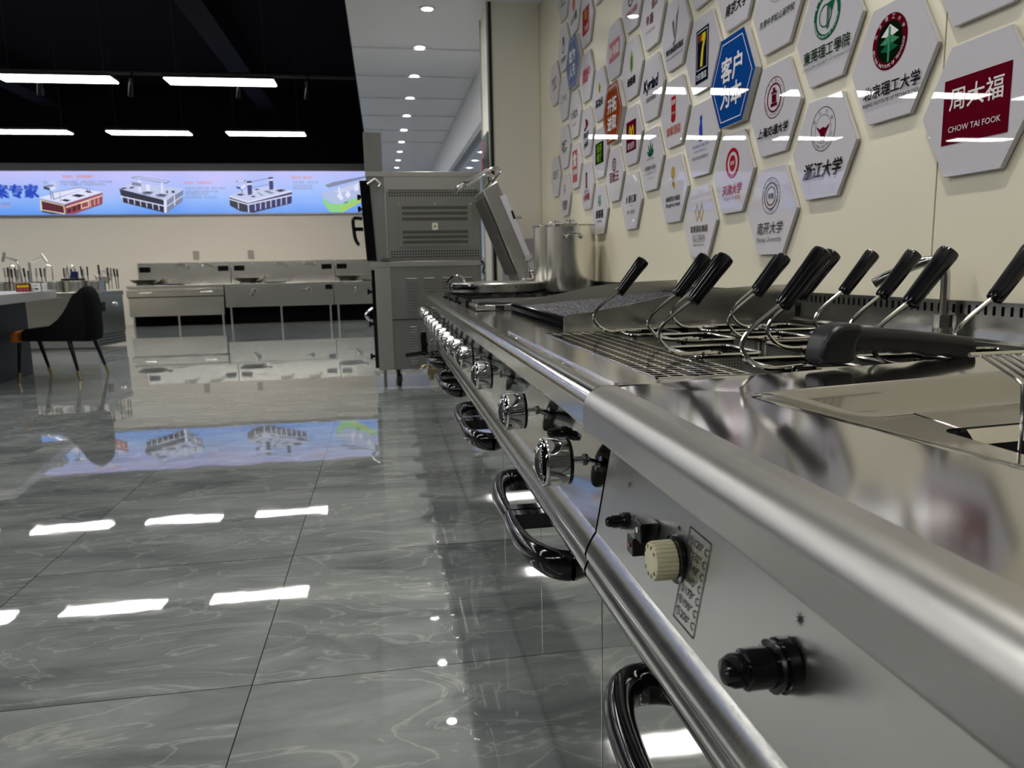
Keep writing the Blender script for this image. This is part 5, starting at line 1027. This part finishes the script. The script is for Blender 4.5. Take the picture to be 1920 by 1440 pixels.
def dwh(mb, x0, x1, z0, dz, y):
    w_ = x1-x0; mb.box(x0, x0+w_*.04, y, y+.002, z0, z0+dz, INK['grey']).box(x1-w_*.06, x1, y, y+.002, z0, z0+dz, INK['black']); mb.add([(x0+w_*.25, y, z0+dz*.35), (x0+w_*.45, y, z0+dz*.2), (x0+w_*.8, y, z0+dz*.22), (x0+w_*.6, y, z0+dz*.42)], [(0, 1, 2, 3)], INK['black']); mb.box(x0+w_*.3, x0+w_*.7, y, y+.001, z0+dz*.7, z0+dz*.76, INK['grey'])
def dst(mb, x0, x1, z0, dz, y):
    for k in range(3): mb.box(x0, x1, y, y+.001, z0+dz*(.25+.22*k), z0+dz*(.30+.22*k), INK['grey'])
stand_card(31, 58, 535, 551, 7.9, 'name_card', 'small dark red card with yellow and pink characters on the desk', 'card', INK['maroon'], dred)
stand_card(59, 79, 535, 551, 7.95, 'picture_card', 'small white framed picture card on the desk beside the red card', 'card', INK['white'], dwh)
stand_card(80, 89, 535, 550, 8.05, 'paper_stack', 'white stack of papers behind the picture card on the desk', 'papers', INK['white'], dst)
o = MB().box(-4.1, -3.55, 7.35, 7.75, .8405, .858).build('open_brochure', mat('paper_white', srgb(225, 225, 225), .4)); tag(o, 'flat white brochure lying on the desk at the left edge', 'brochure')
ch = thing('upholstered_chair', 'black upholstered chair with orange seat edge and gold-tipped legs', 'chair', (-3.1, 7.85, 0))
outer = [(-3.43, .365), (-2.83, .345), (-2.785, .36), (-2.768, .45), (-2.765, .62), (-2.768, .74), (-2.785, .82), (-2.805, .86), (-2.835, .884), (-2.868, .868), (-2.90, .82), (-2.945, .74), (-3.0, .655), (-3.06, .585), (-3.14, .525), (-3.22, .502), (-3.32, .492), (-3.40, .485), (-3.43, .46)]
outer = [(a*.99-.01, (b-.98)*.985+.98) for a, b in outer]
vs = []; fs = []; n = len(outer); NSL = 13
for s in range(NSL):
    t_ = -1+2*s/(NSL-1); y = 7.85+t_*.20; f = 1-abs(t_)**3.5*.17
    for i, (x, z) in enumerate(outer):
        cx, cz = -3.08, .5
        if 9 <= i <= 16:       # hollow the middle of the shell
            k = (1-abs(t_)**2.5); x2 = min(x+.10*k*(1 if i < 14 else .3), -2.83); z2 = z-.03*k if i > 12 else z; x, z = x2, z2
        vs.append((cx+(x-cx)*f, y, cz+(z-cz)*f))
for s in range(NSL-1):
    for i in range(n): fs.append((s*n+i, s*n+(i+1) % n, (s+1)*n+(i+1) % n, (s+1)*n+i))
fs += [tuple(range(n))[::-1], tuple((NSL-1)*n+i for i in range(n))]
so = MB().add(vs, fs).build('shell', FABRIC, ch, bevel=0)
MB().box(-3.475, -3.415, 7.66, 8.04, .372, .478).build('seat_front', ORANGE, ch, bevel=.015)
for (a, b, f) in (((-3.40, 7.68), (-3.42, 7.62), 0), ((-3.38, 8.03), (-3.33, 8.10), 0), ((-2.97, 7.68), (-2.885, 7.62), 0), ((-2.88, 8.03), (-2.80, 8.10), 0)):
    A_ = Vector((a[0], a[1], .37)); B_ = Vector((b[0], b[1], 0)); l = MB().cyl(A_, B_, .021, .011, n=12).build('leg', BLACKP, ch)
    C_ = A_+(B_-A_)*.76; MB().cyl(C_, B_-(B_-A_)*.002, .0165, .0125, n=12).build('leg_tip', GOLD, l)
